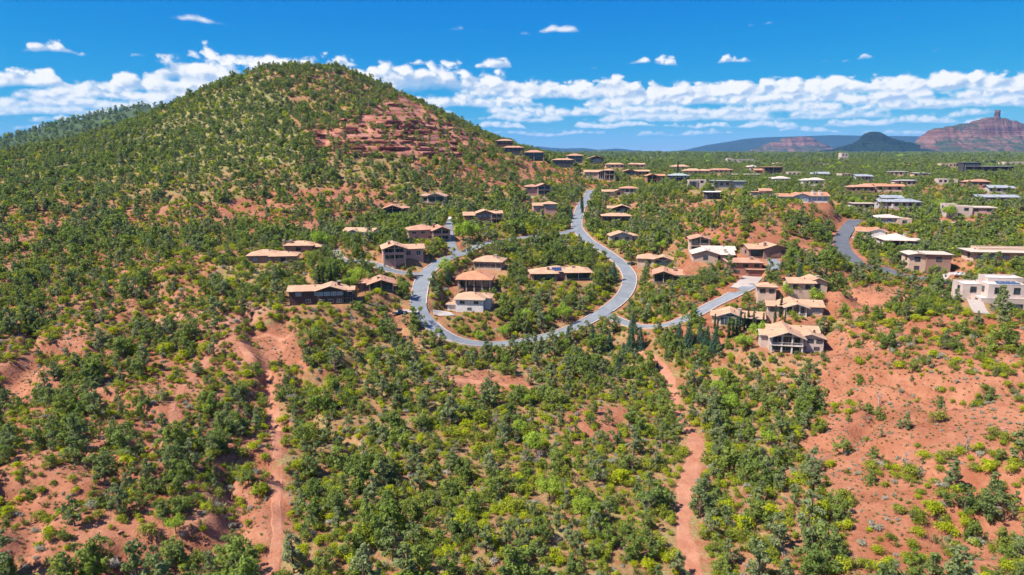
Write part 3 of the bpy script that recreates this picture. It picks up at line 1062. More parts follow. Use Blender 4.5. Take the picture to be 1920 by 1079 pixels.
    (1427, 378, -8, 'tan', 'rose', [V(-2, 0, 8, 8, 4.6, 'flat', 'w2b'), V(3, 3, 7, 7, 5.6, 'gx', 'none')], 'small tan house', 'small tan house with white panes left of the white house on the bank'),
    (1340, 374, 0, 'char', 'white', [V(0, 0, 10, 8, 3.2, 'flat', 'w2', over=1.2)], 'white flat roof', 'low house with a bright white flat roof among dark trees'),
    (1392, 309, 0, 'adobe', 'flat', [V(-4, 0, 46, 12, 8, 'para', 'w5'), V(14, -1, 16, 10, 6, 'para', 'w5b'), V(-22, 3, 8, 8, 10, 'para', 'none')], 'long pink hotel block', 'long pink flat-roofed hotel block far down the wooded plain'),
    (1448, 329, 0, 'red', 'rose', [V(0, 0, 22, 12, 8.0, 'flat', 'deck2', over=1.2), V(-13, 2, 14, 9, 4.6, 'gx', 'w2')], 'red-brown block', 'red-brown two-storey block right of the flat-roofed pavilion'),
    (1276, 320, 0, 'tan', 'tan', [V(0, 0, 22, 12, 3.6, 'hip', 'w4')], 'first plain roof', 'tan hip roof among trees beside a slim dark cypress'),
    (1300, 329, 0, 'tan', 'tan', [V(0, 0, 20, 12, 3.6, 'hip', 'w4'), V(13, 3, 12, 9, 3.4, 'hip', 'w2')], 'second plain roof', 'pair of joined tan roofs just above the grey-green roofed house'),
    (1352, 327, 0, 'tan', 'rose', [V(0, 0, 28, 12, 3.6, 'hip', 'w5', pitch=.18)], 'third plain roof', 'long rose hip roof among trees left of the flat-roofed pavilion'),
    (1660, 361, -6, 'tan', 'terra', [V(-5, 4, 16, 8, 3.6, 'gx', 'none', pitch=.24), V(3, 0, 20, 8, 3.4, 'gx', 'w3', pitch=.24)], 'terracotta roofs', 'house with two long terracotta roofs in the right-hand woods'),
    (1700, 393, -6, 'grey', 'grey', [V(0, 0, 16, 9, 3.2, 'hip', 'w4', pitch=.24), V(-11, 3, 8, 7, 3.2, 'gx', 'w2', pitch=.24)], 'grey-roofed house', 'low house with grey shingle roofs behind the beige house'),
    (1672, 384, -4, 'grey', 'grey', [V(0, 0, 13, 8, 3.2, 'gx', 'w3', pitch=.26)], 'second grey roof', 'small grey gabled house behind the grey-roofed house'),
    (1620, 396, -4, 'grey', 'flat', [V(0, 0, 14, 8, 3.2, 'flat', 'w4')], 'flat grey house by the road top', 'low grey flat-roofed house at the top of the dark road'),
    (1870, 384, -6, 'grey', 'grey', [V(0, 0, 24, 9, 3.4, 'gx', 'w4', pitch=.2)], 'long grey roof', 'long grey-roofed house behind the pink adobe house'),
    (1778, 320, 0, 'tan', 'flat', [V(0, 0, 18, 12, 7, 'para', 'w4')], 'round tan house', 'tan flat-topped house at the left of the far right group'),
    (1808, 318, 0, 'char', 'flatdark', [V(0, 0, 22, 12, 6, 'flat', 'glass', over=1.5)], 'charcoal house', 'charcoal flat-roofed house second in the far right group'),
    (1858, 326, 0, 'char', 'grey', [V(0, 0, 46, 10, 6, 'flat', 'w5', over=2), V(-18, 4, 18, 9, 10, 'flat', 'glass')], 'long blue-grey house', 'long blue-grey flat-roofed house in the far right group'),
    (1856, 311, 0, 'char', 'grey', [V(0, 0, 34, 10, 6, 'flat', 'w5', over=1.5)], 'rear blue-grey house', 'blue-grey flat roof behind the long blue-grey house'),
    (1905, 318, 0, 'adobe', 'flat', [V(0, 0, 30, 12, 8, 'para', 'w4')], 'edge adobe house', 'pale adobe house at the far right edge of the upper woods'),
    (1599, 295, 0, 'pink', 'terra', [V(0, 0, 40, 14, 7, 'hip', 'w5')], 'first far pink house', 'pink-roofed building far off on the plain, left of a pair'),
    (1626, 295, 0, 'pink', 'terra', [V(0, 0, 54, 14, 6, 'gx', 'w5')], 'second far pink house', 'pink-roofed building far off on the plain, right of a pair'),
    (1583, 304, 0, 'adobe', 'flat', [V(0, 0, 12, 12, 14, 'para', 'w2')], 'far pale block', 'small pale block below the pair of far pink buildings'),
    (1695, 294, 0, 'grey', 'grey', [V(0, 0, 50, 14, 6, 'gx', 'w5')], 'far grey building', 'grey building far off on the plain below the dark conical hill'),
    (1490, 290, 0, 'white', 'flat', [V(0, 0, 60, 20, 12, 'para', 'w5')], 'far white building', 'white building far off on the plain below the red butte'),
    (1420, 288, 0, 'tan', 'flat', [V(0, 0, 80, 24, 12, 'para', 'w5')], 'far tan building', 'tan building far off on the plain left of the red butte'),
]

def more_roofs():
    """the small houses scattered through the woods of the plain, each told by its roof and its nearest named neighbour"""
    r = np.random.default_rng(5)
    done = [(h[0], h[1]) for h in H]
    named = [(h[0], h[1], h[6]) for h in H]
    used = set()
    kinds = [('tan', 'tan', 'hip', 'tan hip roof'), ('terra', 'pink', 'gx', 'terracotta gable roof'), ('rose', 'brown', 'hip', 'rose hip roof'), ('flat', 'adobe', 'para', 'flat beige roof'),
             ('grey', 'grey', 'gx', 'grey gable roof'), ('pale', 'white', 'hip', 'pale hip roof'), ('white', 'tan', 'flat', 'white flat roof')]
    n = 0
    for _ in range(900):
        px, py = r.uniform(1180, 1915), 290 + 75 * r.uniform(0, 1) ** 1.3
        if py > 352 and px < 1560:
            continue
        if min(((px - a) / 34) ** 2 + ((py - b) / 11) ** 2 for a, b in done) < 1:
            continue
        q = min(named, key=lambda k: ((px - k[0]) / 2) ** 2 + (py - k[1]) ** 2)
        side = ('left of' if px < q[0] else 'right of') if abs(px - q[0]) > 2 * abs(py - q[1]) else ('behind' if py < q[1] else 'in front of')
        roof, wall, shp, word = kinds[int(r.integers(0, len(kinds)))]
        lab = f'small house with a {word} {side} the {q[2]}'
        if lab in used:
            continue
        used.add(lab)
        done.append((px, py))
        k = r.uniform(.65, 1.0)
        H.append((px, py, float(r.uniform(-14, 14)), wall, roof, [V(0, 0, 14 * k, 9, 3.6, shp, 'w3', pitch=.26), V(float(r.choice([-1, 1])) * 8 * k, 1.5, 8, 7, 3.3, shp, 'w1', pitch=.26)], 'x', lab))
        n += 1
        if n >= 28:
            break


more_roofs()
HOUSES = []
for h in H:
    px, py, yaw, wall, roof, vols, short, label = h
    X, Y, Z = at(px, py)
    k = .85 if (1280 < px < 1700 and 520 < py < 700) else (.92 if py > 430 and px < 1700 else (.88 if py > 560 else 1.0))
    HOUSES.append(dict(scl=k, px=px, py=py, x=X, y=Y, z=Z, yaw=rad(yaw), wall=wall, roof=roof, vols=vols, short=short, label=label))

# level a pad under each house
for h in HOUSES:
    c, s = math.cos(h['yaw']), math.sin(h['yaw'])
    x0 = min(v['x'] - v['w'] / 2 for v in h['vols']); x1 = max(v['x'] + v['w'] / 2 for v in h['vols'])
    y0 = min(v['y'] for v in h['vols']); y1 = max(v['y'] + v['d'] for v in h['vols'])
    x0, x1, y0, y1 = (q * h['scl'] for q in (x0, x1, y0, y1))
    h['rect'] = (x0, x1, y0, y1)

    def fn(S, dx, dy):
        lx, ly = dx * c + dy * s, -dx * s + dy * c
        d = np.maximum(np.maximum(x0 - lx, lx - x1), np.maximum(y0 - ly, ly - y1))
        w = 1 - sstep(1.0, 8.0, d)
        GZ[S] = GZ[S] * (1 - w) + (h['z'] - (.05 if h['y'] < 400 else .05)) * w
        KEEP[S] = np.maximum(KEEP[S], d < 1.6)
    splat(h['x'], h['y'], 34, fn)
    # view corridor: low planting on the valley side of the house
    L = math.hypot(h['x'], h['y'])
    for k in np.arange(0, 8 if h['y'] < 360 else (18 if h['y'] < 480 else 34), 2.0):
        cx, cy = h['x'] - h['x'] / L * k, h['y'] - h['y'] / L * k
        splat(cx, cy, 10, lambda S, dx, dy: LOW.__setitem__(S, np.maximum(LOW[S], np.hypot(dx, dy) < (x1 - x0) * .42)))

carve([(LINES[k], ROADS[k][1], .28, 7.0) for k in ROADS] + [(DLINES[k], DRIVES[k][1], .22, 4.0) for k in DRIVES])
for k in ROADS:
    for x, y, z in LINES[k]:
        splat(x, y, 9, lambda S, dx, dy: KEEP.__setitem__(S, np.maximum(KEEP[S], np.hypot(dx, dy) < ROADS[k][1] + 1.6)))
        L = math.hypot(x, y)
        for q in (3.0,):      # only low growth on the near verge, as kept along the road
            splat(x - x / L * q, y - y / L * q, 9, lambda S, dx, dy: LOW.__setitem__(S, np.maximum(LOW[S], np.hypot(dx, dy) < 2.5)))
for k in DRIVES:
    for x, y, z in DLINES[k]:
        splat(x, y, 6, lambda S, dx, dy: KEEP.__setitem__(S, np.maximum(KEEP[S], np.hypot(dx, dy) < DRIVES[k][1] + .8)))
for k in PATHS:
    for x, y, z in PLINES[k]:
        splat(x, y, 7, lambda S, dx, dy: KEEP.__setitem__(S, np.maximum(KEEP[S], np.hypot(dx, dy) < PATHS[k][1] - .25)))
        splat(x, y - 3, 7, lambda S, dx, dy: LOW.__setitem__(S, np.maximum(LOW[S], np.hypot(dx, dy) < PATHS[k][1])))

# ------------------------------------------------------------------ growth map (which ground is bare, which wooded)
def inpoly(px, py, poly):
    ins = np.zeros(px.shape, bool)
    n = len(poly)
    for i in range(n):
        (x1, y1), (x2, y2) = poly[i], poly[(i + 1) % n]
        c = ((y1 > py) != (y2 > py)) & (px < (x2 - x1) * (py - y1) / (y2 - y1 + 1e-9) + x1)
        ins ^= c
    return ins


ZONES = [   # outline of a tract, tree cover 0..1, low scrub cover, grass colour of the soil, paleness
    ([(600, 410), (1300, 350), (1300, 650), (900, 670), (520, 660), (520, 560)], .82, .95, .55, .3),
    ([(1280, 400), (1930, 380), (1930, 570), (1560, 545), (1540, 660), (1260, 660)], .74, .9, .40, .25),
    ([(0, 640), (520, 640), (560, 1079), (0, 1079)], .55, .88, .28, .35),
    ([(520, 650), (1260, 650), (1290, 1079), (540, 1079)], .67, .97, .62, .2),
    ([(1260, 640), (1540, 660), (1520, 860), (1590, 1079), (1310, 1079)], .74, .95, .55, .15),
    ([(1545, 640), (1640, 585), (1930, 605), (1930, 1090), (1600, 1090), (1540, 940), (1505, 830), (1530, 730)], .38, .72, .05, .10),
    ([(1555, 545), (1640, 528), (1700, 560), (1640, 590), (1560, 600)], .16, .2, .0, .0),
    ([(1230, 392), (1300, 376), (1560, 386), (1590, 412), (1560, 472), (1400, 462), (1300, 448)], .38, .35, .05, .1),
    ([(545, 266), (585, 232), (660, 196), (690, 168), (735, 168), (800, 205), (870, 242), (930, 272), (880, 300), (750, 297), (620, 286)], .13, .2, .05, .1),
    ([(780, 302), (940, 300), (1010, 345), (940, 360), (800, 345)], .5, .4, .15, .3),
    ([(975, 305), (1000, 308), (1004, 342), (965, 345)], .05, .1, .0, .6),
    ([(380, 380), (720, 340), (760, 400), (640, 430), (460, 470), (380, 470)], .40, .6, .28, .3),
    ([(0, 380), (380, 380), (420, 640), (0, 640)], .58, .80, .42, .3),
    ([(0, 880), (60, 860), (200, 880), (150, 960), (90, 1079), (0, 1079)], .34, .6, .05, .1),
    ([(0, 690), (90, 690), (80, 760), (0, 780)], .36, .45, .04, .1),
    ([(110, 1079), (160, 980), (250, 1000), (230, 1079)], .45, .6, .06, .3),
    ([(280, 780), (450, 760), (500, 960), (380, 1000), (300, 900)], .50, .85, .20, .5),
    ([(430, 630), (560, 620), (560, 680), (450, 690)], .30, .45, .08, .4),
    ([(290, 590), (460, 560), (520, 600), (420, 640), (300, 640)], .45, .6, .15, .6),
    ([(840, 690), (1000, 700), (1010, 730), (900, 740), (840, 720)], .28, .4, .1, .3),
    ([(1060, 760), (1180, 770), (1170, 830), (1060, 860)], .45, .5, .2, .3),
    ([(1560, 320), (1930, 300), (1930, 385), (1600, 380)], .80, .5, .45, .3),
    ([(1750, 284), (1930, 276), (1930, 308), (1760, 302)], .25, .3, .1, .3),
    ([(300, 215), (560, 125), (640, 130), (560, 300), (330, 330), (0, 330)], .82, .8, .86, .5),
    ([(600, 110), (740, 180), (640, 240), (560, 250), (500, 130)], .88, .5, .58, .4),
]


def growth(x, y, z):
    px, py, dep = proj(x, y, z)
    x = np.asarray(x, float); y = np.asarray(y, float)
    wx = (fbm(x, y, 16, 3, 21) - .5) * 2 * FPX * 7 / np.maximum(dep, 60)
    wy = (fbm(x, y, 16, 3, 22) - .5) * 1.2 * FPX * 7 / np.maximum(dep, 60)
    qx, qy = px + wx, py + wy
    t = np.full(x.shape, .66); s = np.full(x.shape, .85); g = np.full(x.shape, .66); p = np.full(x.shape, .25)
    for poly, a, b, c, d in ZONES:
        m = inpoly(qx, qy, poly)
        t[m], s[m], g[m], p[m] = a, b, c, d
    r = np.hypot(x, y)
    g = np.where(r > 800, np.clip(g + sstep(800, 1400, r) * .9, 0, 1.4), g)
    t = np.where(r > 950, np.maximum(t, .62 + .3 * sstep(950, 1250, r)), t)
    clr = (r > 560) & (r < 3000) & (x > -40) & (fbm(x, y, 150, 3, 71) < .40)
    t[clr], g[clr], p[clr] = .28, .25, .4
    n = fbm(x, y, 24, 3, 23)
    t = np.clip(t + (n - .5) * 1.0 * (1 - np.abs(2 * t - 1)) * 1.1, 0, 1)
    return t, s, g, p


# ------------------------------------------------------------------ ground sheet
def build_ground():
    rr = [44.0]
    while rr[-1] < 17000:
        r = rr[-1]
        rr.append(r + (1.3 if r < 460 else min(1.3 * (r / 460) ** 1.25, 400)))
    rr = np.array(rr)
    th = np.radians(np.concatenate([np.arange(-70, -40, .8), np.arange(-40, 40, .19), np.arange(40, 70.1, .8)]))
    R_, T_ = np.meshgrid(rr, th, indexing='ij')
    x, y = (R_ * np.sin(T_)).ravel(), (R_ * np.cos(T_)).ravel()
    z = hgt(x, y)
    nr, nt_ = R_.shape
    idx = np.arange(nr * nt_).reshape(nr, nt_)
    f = np.stack([idx[:-1, :-1], idx[:-1, 1:], idx[1:, 1:], idx[1:, :-1]], -1).reshape(-1, 4)
    f = f[:, ::-1]
    t, s, g, p = growth(x, y, z)
    px, py, _ = proj(x, y, z)
    r = np.hypot(x, y)
    rock = np.exp(-(((px - 742 - (py - 250) * .35) / 172) ** 4)) * np.exp(-(((py - 238) / 62) ** 4)) * (r < 900) * (y > 380) * (t < .5)
    me = fast_mesh('ground', np.column_stack([x, y, z]), f, [M_GROUND], {'veg': g, 'pale': p, 'rock': rock}, smooth=True)
    return tag(link('ground', me), kind='structure')


GROUND = build_ground()

for k, (pix, hw, mat) in ROADS.items():
    L = LINES[k]
    ribbon('road', L, hw, mat, {'main': .024, 'loop': .018, 'left': .012, 'right': .006, 'upper': .02}[k])
    if k != 'upper':
        # kerbs break where another road joins
        others = np.vstack([LINES[q][:, :2] for q in ROADS if q != k and q != 'upper'] + [DLINES[q][:, :2] for q in DRIVES])
        own = L[:, :2]
        nrm = offsets(L)
        for sgn in (-1, 1):
            e = own + nrm * sgn * (hw + .1)
            d = np.min(np.linalg.norm(e[:, None] - others[None], axis=2), axis=1)
            far_own = np.ones(len(e), bool)
            for i in range(len(e)):
                dd = np.linalg.norm(own - e[i], axis=1)
                far_own[i] = not np.any((dd < hw - .2) & (np.abs(np.arange(len(own)) - i) > 12))
            ok = (d > 4.3) & far_own
            i = 0
            while i < len(ok):
                if ok[i]:
                    j = i
                    while j + 1 < len(ok) and ok[j + 1]:
                        j += 1
                    if j - i > 4:
                        seg = L[i:j + 1]
                        kerb(seg, sgn * (hw + .1))
                    i = j + 1
                else:
                    i += 1
for k, (pix, hw, mat) in DRIVES.items():
    ribbon('driveway', DLINES[k], hw, mat, .045)
for i, (k, (pix, hw)) in enumerate(PATHS.items()):
    ribbon('path', PLINES[k], hw * 1.15, M_PATH, .08, jit=.38, seed=i * 31)

# ------------------------------------------------------------------ house builder
def wall_mesh(w, d, h, base, roof, pitch, mat):
    a, b = w / 2, d
    v = [(-a, 0, -base), (a, 0, -base), (a, b, -base), (-a, b, -base), (-a, 0, h), (a, 0, h), (a, b, h), (-a, b, h)]
    f = [(0, 1, 5, 4), (1, 2, 6, 5), (2, 3, 7, 6), (3, 0, 4, 7)]
    if roof == 'gy':
        v += [(0, 0, h + a * pitch), (0, b, h + a * pitch)]
        f += [(4, 5, 8), (6, 7, 9)]
    elif roof == 'gx':
        v += [(-a, b / 2, h + b / 2 * pitch), (a, b / 2, h + b / 2 * pitch)]
        f += [(5, 6, 9), (7, 4, 8)]
    return mesh_from('wall', v, f, mat)


def roof_mesh(w, d, h, roof, pitch, over, fwd, mat, trim, drop=.22):
    """roof as a thick shell: tiles on top, trim on the fascia and below"""
    a = w / 2 + over
    y0, y1 = -over - fwd, d + over
    t = drop
    if roof in ('gx', 'gy'):
        if roof == 'gy':
            e = h - over * pitch
            top = h + (w / 2) * pitch
            P = [(-a, y0, e), (0, y0, top), (a, y0, e), (-a, y1, e), (0, y1, top), (a, y1, e)]
        else:
            m = d / 2
            e = h - over * pitch
            top = h + (d / 2) * pitch
            P = [(-a, y0 + fwd, e), (-a, m, top), (-a, y1, e), (a, y0 + fwd, e), (a, m, top), (a, y1, e)]
        v = [(x, y, z + t) for x, y, z in P] + P
        if roof == 'gy':
            tiles_f = [(0, 1, 4, 3), (1, 2, 5, 4)]
            sides = [(0, 6, 7, 1), (1, 7, 8, 2), (3, 4, 10, 9), (4, 5, 11, 10), (0, 3, 9, 6), (2, 8, 11, 5), (6, 9, 10, 7), (7, 10, 11, 8)]
        else:
            tiles_f = [(0, 3, 4, 1), (1, 4, 5, 2)]
            sides = [(0, 1, 7, 6), (1, 2, 8, 7), (3, 9, 10, 4), (4, 10, 11, 5), (0, 6, 9, 3), (2, 5, 11, 8), (6, 7, 10, 9), (7, 8, 11, 10)]
    elif roof == 'hip':
        e = h - .05
        dd = y1 - y0
        m = min(2 * a, dd) / 2
        top = e + m * pitch
        ym = (y0 + y1) / 2
        if 2 * a >= dd:
            r = [(-a + m, ym, top), (a - m, ym, top)]
        else:
            r = [(0, y0 + m, top), (0, y1 - m, top)]
        c = [(-a, y0), (a, y0), (a, y1), (-a, y1)]
        v = [(x, y, e + t) for x, y in c] + [(x, y, e) for x, y in c] + [(x, y, z + t) for x, y, z in r]
        if 2 * a >= dd:
            tiles_f = [(0, 1, 9, 8), (1, 2, 9), (2, 3, 8, 9), (3, 0, 8)]
        else:
            tiles_f = [(0, 1, 8), (1, 2, 9, 8), (2, 3, 9), (3, 0, 8, 9)]
        sides = [(0, 4, 5, 1), (1, 5, 6, 2), (2, 6, 7, 3), (3, 7, 4, 0), (4, 7, 6, 5)]
    elif roof == 'flat':
        c = [(-a, y0), (a, y0), (a, y1), (-a, y1)]
        v = [(x, y, h + .35) for x, y in c] + [(x, y, h - .02) for x, y in c]
        tiles_f = [(0, 1, 2, 3)]
        sides = [(0, 4, 5, 1), (1, 5, 6, 2), (2, 6, 7, 3), (3, 7, 4, 0), (4, 7, 6, 5)]
    else:   # parapet: a roof deck sunk behind the wall top
        a = w / 2 - .3
        c = [(-a, .3), (a, .3), (a, d - .3), (-a, d - .3)]
        o = [(-w / 2 - .04, -.04), (w / 2 + .04, -.04), (w / 2 + .04, d + .04), (-w / 2 - .04, d + .04)]
        v = [(x, y, h - .45) for x, y in c] + [(x, y, h + .1) for x, y in c] + [(x, y, h + .1) for x, y in o] + [(x, y, h - .12) for x, y in o]
        tiles_f = [(0, 1, 2, 3)]
        sides = []
        for i in range(4):
            j = (i + 1) % 4
            sides += [(i, j, 4 + j, 4 + i)[::-1], (4 + i, 4 + j, 8 + j, 8 + i)[::-1], (8 + i, 8 + j, 12 + j, 12 + i)[::-1]]
    me = mesh_from('roof', v, tiles_f + sides, mat)
    me.materials.append(trim)
    me.polygons.foreach_set('material_index', [0] * len(tiles_f) + [1] * len(sides))
    return me


def sub(parent, name, mat, c, s):
    """a box parented to a scaled box, given in the coordinates of the house"""
    pl, ps = parent.location, parent.scale
    return link(name, unit_box(mat), parent, tuple((c[i] - pl[i]) / ps[i] for i in range(3)), 0, tuple(s[i] / ps[i] for i in range(3)))


def window(root, x, y, z, w, h, frame, glass=None, mull=1, axis='y', sgn=-1):
    g = glass or M_GLASS
    if axis == 'y':
        f = box('window', root, frame, (x, y + sgn * .03, z), (w + .24, .14, h + .24))
        sub(f, 'pane', g, (x, y + sgn * .09, z), (w, .06, h))
        for k in range(mull):
            xx = x - w / 2 + w * (k + 1) / (mull + 1)
            sub(f, 'mullion', frame, (xx, y + sgn * .12, z), (.09, .05, h))
    else:
        f = box('window', root, frame, (x + sgn * .03, y, z), (.14, w + .24, h + .24))
        sub(f, 'pane', g, (x + sgn * .09, y, z), (.06, w, h))
    return f


def railing(root, x0, x1, y, z, mat, solid):
    r = box('railing', root, mat, ((x0 + x1) / 2, y, z + (.5 if solid else .98)), (x1 - x0, .12, .9 if solid else .09))
    if not solid:
        n = max(2, int((x1 - x0) / .9))
        for k in range(n + 1):
            sub(r, 'baluster', mat, (x0 + (x1 - x0) * k / n, y, z + .46), (.07, .07, .95))


def build_volume(root, hs, v, det):
    w, d, hh = v['w'], v['d'], v['h']
    wm = WALLS[v.get('wall', hs['wall'])]
    rm = ROOFS[v.get('roofm', hs['roof'])]
    roof, pitch = v['roof'], v.get('pitch', .25) * 1.28
    fr = v['front']
    x, y = v['x'], v['y']
    over = v.get('over', .9 if roof in ('hip', 'gx', 'gy') else .7)
    trim = wm if roof == 'para' else (M_TRIMW if v.get('white') or hs['wall'] in ('white', 'adobe') else M_TRIM)
    frame = M_TRIMW if hs['wall'] in ('dark', 'pink', 'white', 'char') or v.get('white') else M_TRIM
    fwd = {'deck1': 2.4, 'deck2': 2.6, 'colon': 2.2}.get(fr, 0)
    link('wall', wall_mesh(w, d, hh, 4.0, roof, pitch, wm), root, (x, y, 0))
    ro = link('roof', roof_mesh(w, d, hh, roof, pitch, over, fwd if roof != 'gx' else 0, rm, trim), root, (x, y, 0))
    if fr in ('deck1', 'deck2', 'colon') and roof == 'gx':
        # a flat porch canopy in front of the eaves
        box('porch_roof', root, trim, (x, y - 1.5, hh - .35), (w * .9, 2.2, .2))
    two = hh > 4.4
    lo = hh / 2 if two else 0
    storey = hh - lo

    def wins(n, z, ww, wh, bright=False, mull=1):
        for k in range(n):
            window(root, x - w / 2 + w * (k + .5) / n, y, z, min(ww, w / n * .78), wh, frame, M_GLASS2 if bright else None, mull if det else 0)

    if fr.startswith('w'):
        n = int(fr[1])
        br = fr.endswith('b')
        wins(n, lo + storey * .52, 1.9, storey * .46, br)
        if two and det:
            wins(max(1, n - 1), lo * .5, 1.7, lo * .42, False)
    elif fr in ('glass', 'glassw'):
        window(root, x, y, hh * .46, w * .78, hh * .74, frame, M_GLASS, 4 if det else 2)
        if roof == 'gy' and det:
            window(root, x, y, hh + w * pitch * .14, w * .34, w * pitch * .18, frame, M_GLASS, 1)
    elif fr in ('garage', 'gar2'):
        gn = 1 if fr == 'garage' else 2
        for k in range(gn):
            gx_ = x - w / 2 + w * (k + .5) / gn
            gw = min(4.8, w / gn * .72)
            if fr == 'gar2' and k == 1:
                window(root, gx_, y, 1.5, gw, 2.4, frame, M_GLASS, 2)
                continue
            dr = box('garage_door', root, M_TRIMW if hs['wall'] == 'adobe' else M_TRIM, (gx_, y - .02, 1.2), (gw, .12, 2.5))
            for q in range(4):
                sub(dr, 'panel', wm, (gx_, y - .09, .3 + q * .6), (gw * .95, .05, .5))
        if roof == 'gy' and w > 8:
            window(root, x + w * .3, y, hh * .55, 1.4, 1.3, frame)
    elif fr in ('deck1', 'deck2', 'colon'):
        post = M_TRIMW if v.get('white') else (M_POST if hs['wall'] != 'dark' else M_TRIM)
        yf = y - fwd + .2
        nz = 1 if fr != 'deck2' else 2
        window(root, x, y, lo + storey * .48, w * .86, storey * .80, frame, M_GLASS, 4 if det else 2)
        if roof == 'gy' and det:
            window(root, x, y, hh + w * pitch * .14, w * .36, w * pitch * .18, frame, M_GLASS, 1)
        if two:
            window(root, x, y, lo * .48, w * .84, lo * .72, frame, M_GLASS, 3 if det else 1)
        if fr != 'colon':
            box('deck', root, post if v.get('white') else wm, (x, y - fwd / 2, lo - .12), (w * .99, fwd, .26))
            railing(root, x - w * .49, x + w * .49, yf - .06, lo, wm if fr == 'deck2' else post, fr == 'deck2' and hs['wall'] == 'pink')
        npst = 3 if fr != 'colon' else 5
        if v.get('white'):
            npst = 4
        pw = .5 if (fr != 'deck1' or v.get('white')) else .3
        for k in range(npst):
            s = k / (npst - 1) * 2 - 1
            xx = x + s * (w / 2 - .3)
            ztop = hh - .08
            if roof == 'gy':
                ztop = hh + (w / 2 - abs(s) * (w / 2 - .3)) * pitch - .05
            elif roof == 'gx':
                ztop = hh - .42
            box('post', root, post, (xx, yf + .32, (ztop - 4) / 2), (pw, pw, ztop + 4))
    # windows on the side walls
    for k in range(v.get('side', 1 if det else 0)):
        for sg in (-1, 1):
            yy = y + d * (k + .6) / (v.get('side', 1) + .6)
            window(root, x + sg * w / 2, yy, lo + storey * .52, 1.5, storey * .42, frame, None, 0, 'x', sg)
    for cx, cy in v.get('chim', []):
        zc = hh + min(d, w) * pitch * .5
        ch = box('chimney', root, WALLS['red'] if hs['wall'] == 'pink' else wm, (x + cx, y + cy, (zc + .9) / 2 + 1), (1.1, 1.1, zc + .9 - 2))
        sub(ch, 'chimney_cap', M_POST, (x + cx, y + cy, zc + .98), (1.35, 1.35, .2))
    if 'solar' in v:
        sx, sy = v['solar']
        if roof == 'para':
            for i in range(4):
                for j in range(2):
                    p = box('solar_panel', root, M_SOLAR, (x + sx - 3 + i * 1.8, y + 2.4 + j * 2.4, hh + .12 - .1), (1.5, 2.0, .08))
                    p.rotation_euler = (rad(14), 0, 0)
        else:
            a, dd = w / 2 + over, d + 2 * over
            for i in range(4):
                for j in range(2):
                    yy = -over + 1.5 + j * 1.75
                    zz = hh - .05 + .22 + (yy + over) * pitch + .1
                    p = box('solar_panel', root, M_SOLAR, (x + sx - 2.4 + i * 1.15, y + yy, zz), (1.05, 1.65, .07))
                    p.rotation_euler = (math.atan(pitch), 0, 0)
    # roof vents
    if det and roof in ('hip', 'gx', 'gy'):
        vx = w * .18
        if roof == 'hip':
            zz = hh + .15 + min(w / 2 + over - vx, d * .35 + over) * pitch
        elif roof == 'gy':
            zz = hh + (w / 2 - vx) * pitch + .2
        else:
            zz = hh + d * .35 * pitch + .2
        box('roof_vent', root, M_TRIM, (x + vx, y + d * .35, zz + .1), (.35, .35, .7))


for h in HOUSES:
    root = link('house', None, None, (h['x'], h['y'], h['z'] + (0 if h['y'] < 400 else 1.2)), h['yaw'], (h['scl'],) * 3)
    tag(root, h['label'], 'house', 'hillside houses' if h['y'] < 620 else 'houses on the wooded plain')
    for v in h['vols']:
        build_volume(root, h, v, h['y'] < 420)

# garden walls of the pink adobe and the terrace of the pink house
for (pa, pb, nm, lab, mat) in (
        ((1757, 417), (1808, 420), 'garden_wall', 'low curved adobe garden wall below the pink adobe house', 'adobe'),
        ((988, 369), (1030, 374), 'garden_wall', 'low pale terrace wall below the pink two-roofed house', 'white'),
        ((848, 591), (812, 586), 'garden_wall', 'low pale wall along the drive of the white house', 'white')):
    A, B = at(*pa), at(*pb)
    pts = np.linspace(0, 1, 9)
    vv, ff = [], []
    dx, dy = B[0] - A[0], B[1] - A[1]
    L = math.hypot(dx, dy)
    nx, ny = -dy / L, dx / L
    for t in pts:
        bow = -math.sin(t * math.pi) * L * .06
        for o_ in (-.18, .18):
            x, y = A[0] + dx * t + nx * (bow + o_), A[1] + dy * t + ny * (bow + o_)
            z = A[2] * (1 - t) + B[2] * t
            vv += [(x, y, z - 1.5), (x, y, z + .85)]
    for i in range(8):
        a = i * 4
        ff += [(a, a + 4, a + 5, a + 1), (a + 2, a + 3, a + 7, a + 6), (a + 1, a + 5, a + 7, a + 3)]
    ff += [(0, 1, 3, 2), (32, 34, 35, 33)]
    tag(link(nm, mesh_from(nm, vv, ff, WALLS[mat])), lab, 'wall', 'garden walls')


# ------------------------------------------------------------------ vehicles
def lathe_wheel():
    n = 14
    v, f = [], []
    for yy, r in ((-.12, .30), (-.12, .36), (.12, .36), (.12, .30)):
        for k in range(n):
            a = 2 * math.pi * k / n
            v.append((r * math.cos(a), yy, r * math.sin(a)))
    for s in range(3):
        for k in range(n):
            f.append((s * n + k, s * n + (k + 1) % n, (s + 1) * n + (k + 1) % n, (s + 1) * n + k))
    t = mesh_from('tyre', v, f, plain('tyre_rubber', (0.02, 0.02, 0.02)))
    v, f = [], []
    for yy in (-.10, .10):
        for k in range(n):
            a = 2 * math.pi * k / n
            v.append((.3 * math.cos(a), yy, .3 * math.sin(a)))
    f = [tuple(range(n)), tuple(range(2 * n - 1, n - 1, -1))] + [(k, n + k, n + (k + 1) % n, (k + 1) % n) for k in range(n)]
    return t, mesh_from('rim', v, f, plain('wheel_rim', (.5, .5, .52), .3, .5, .8))


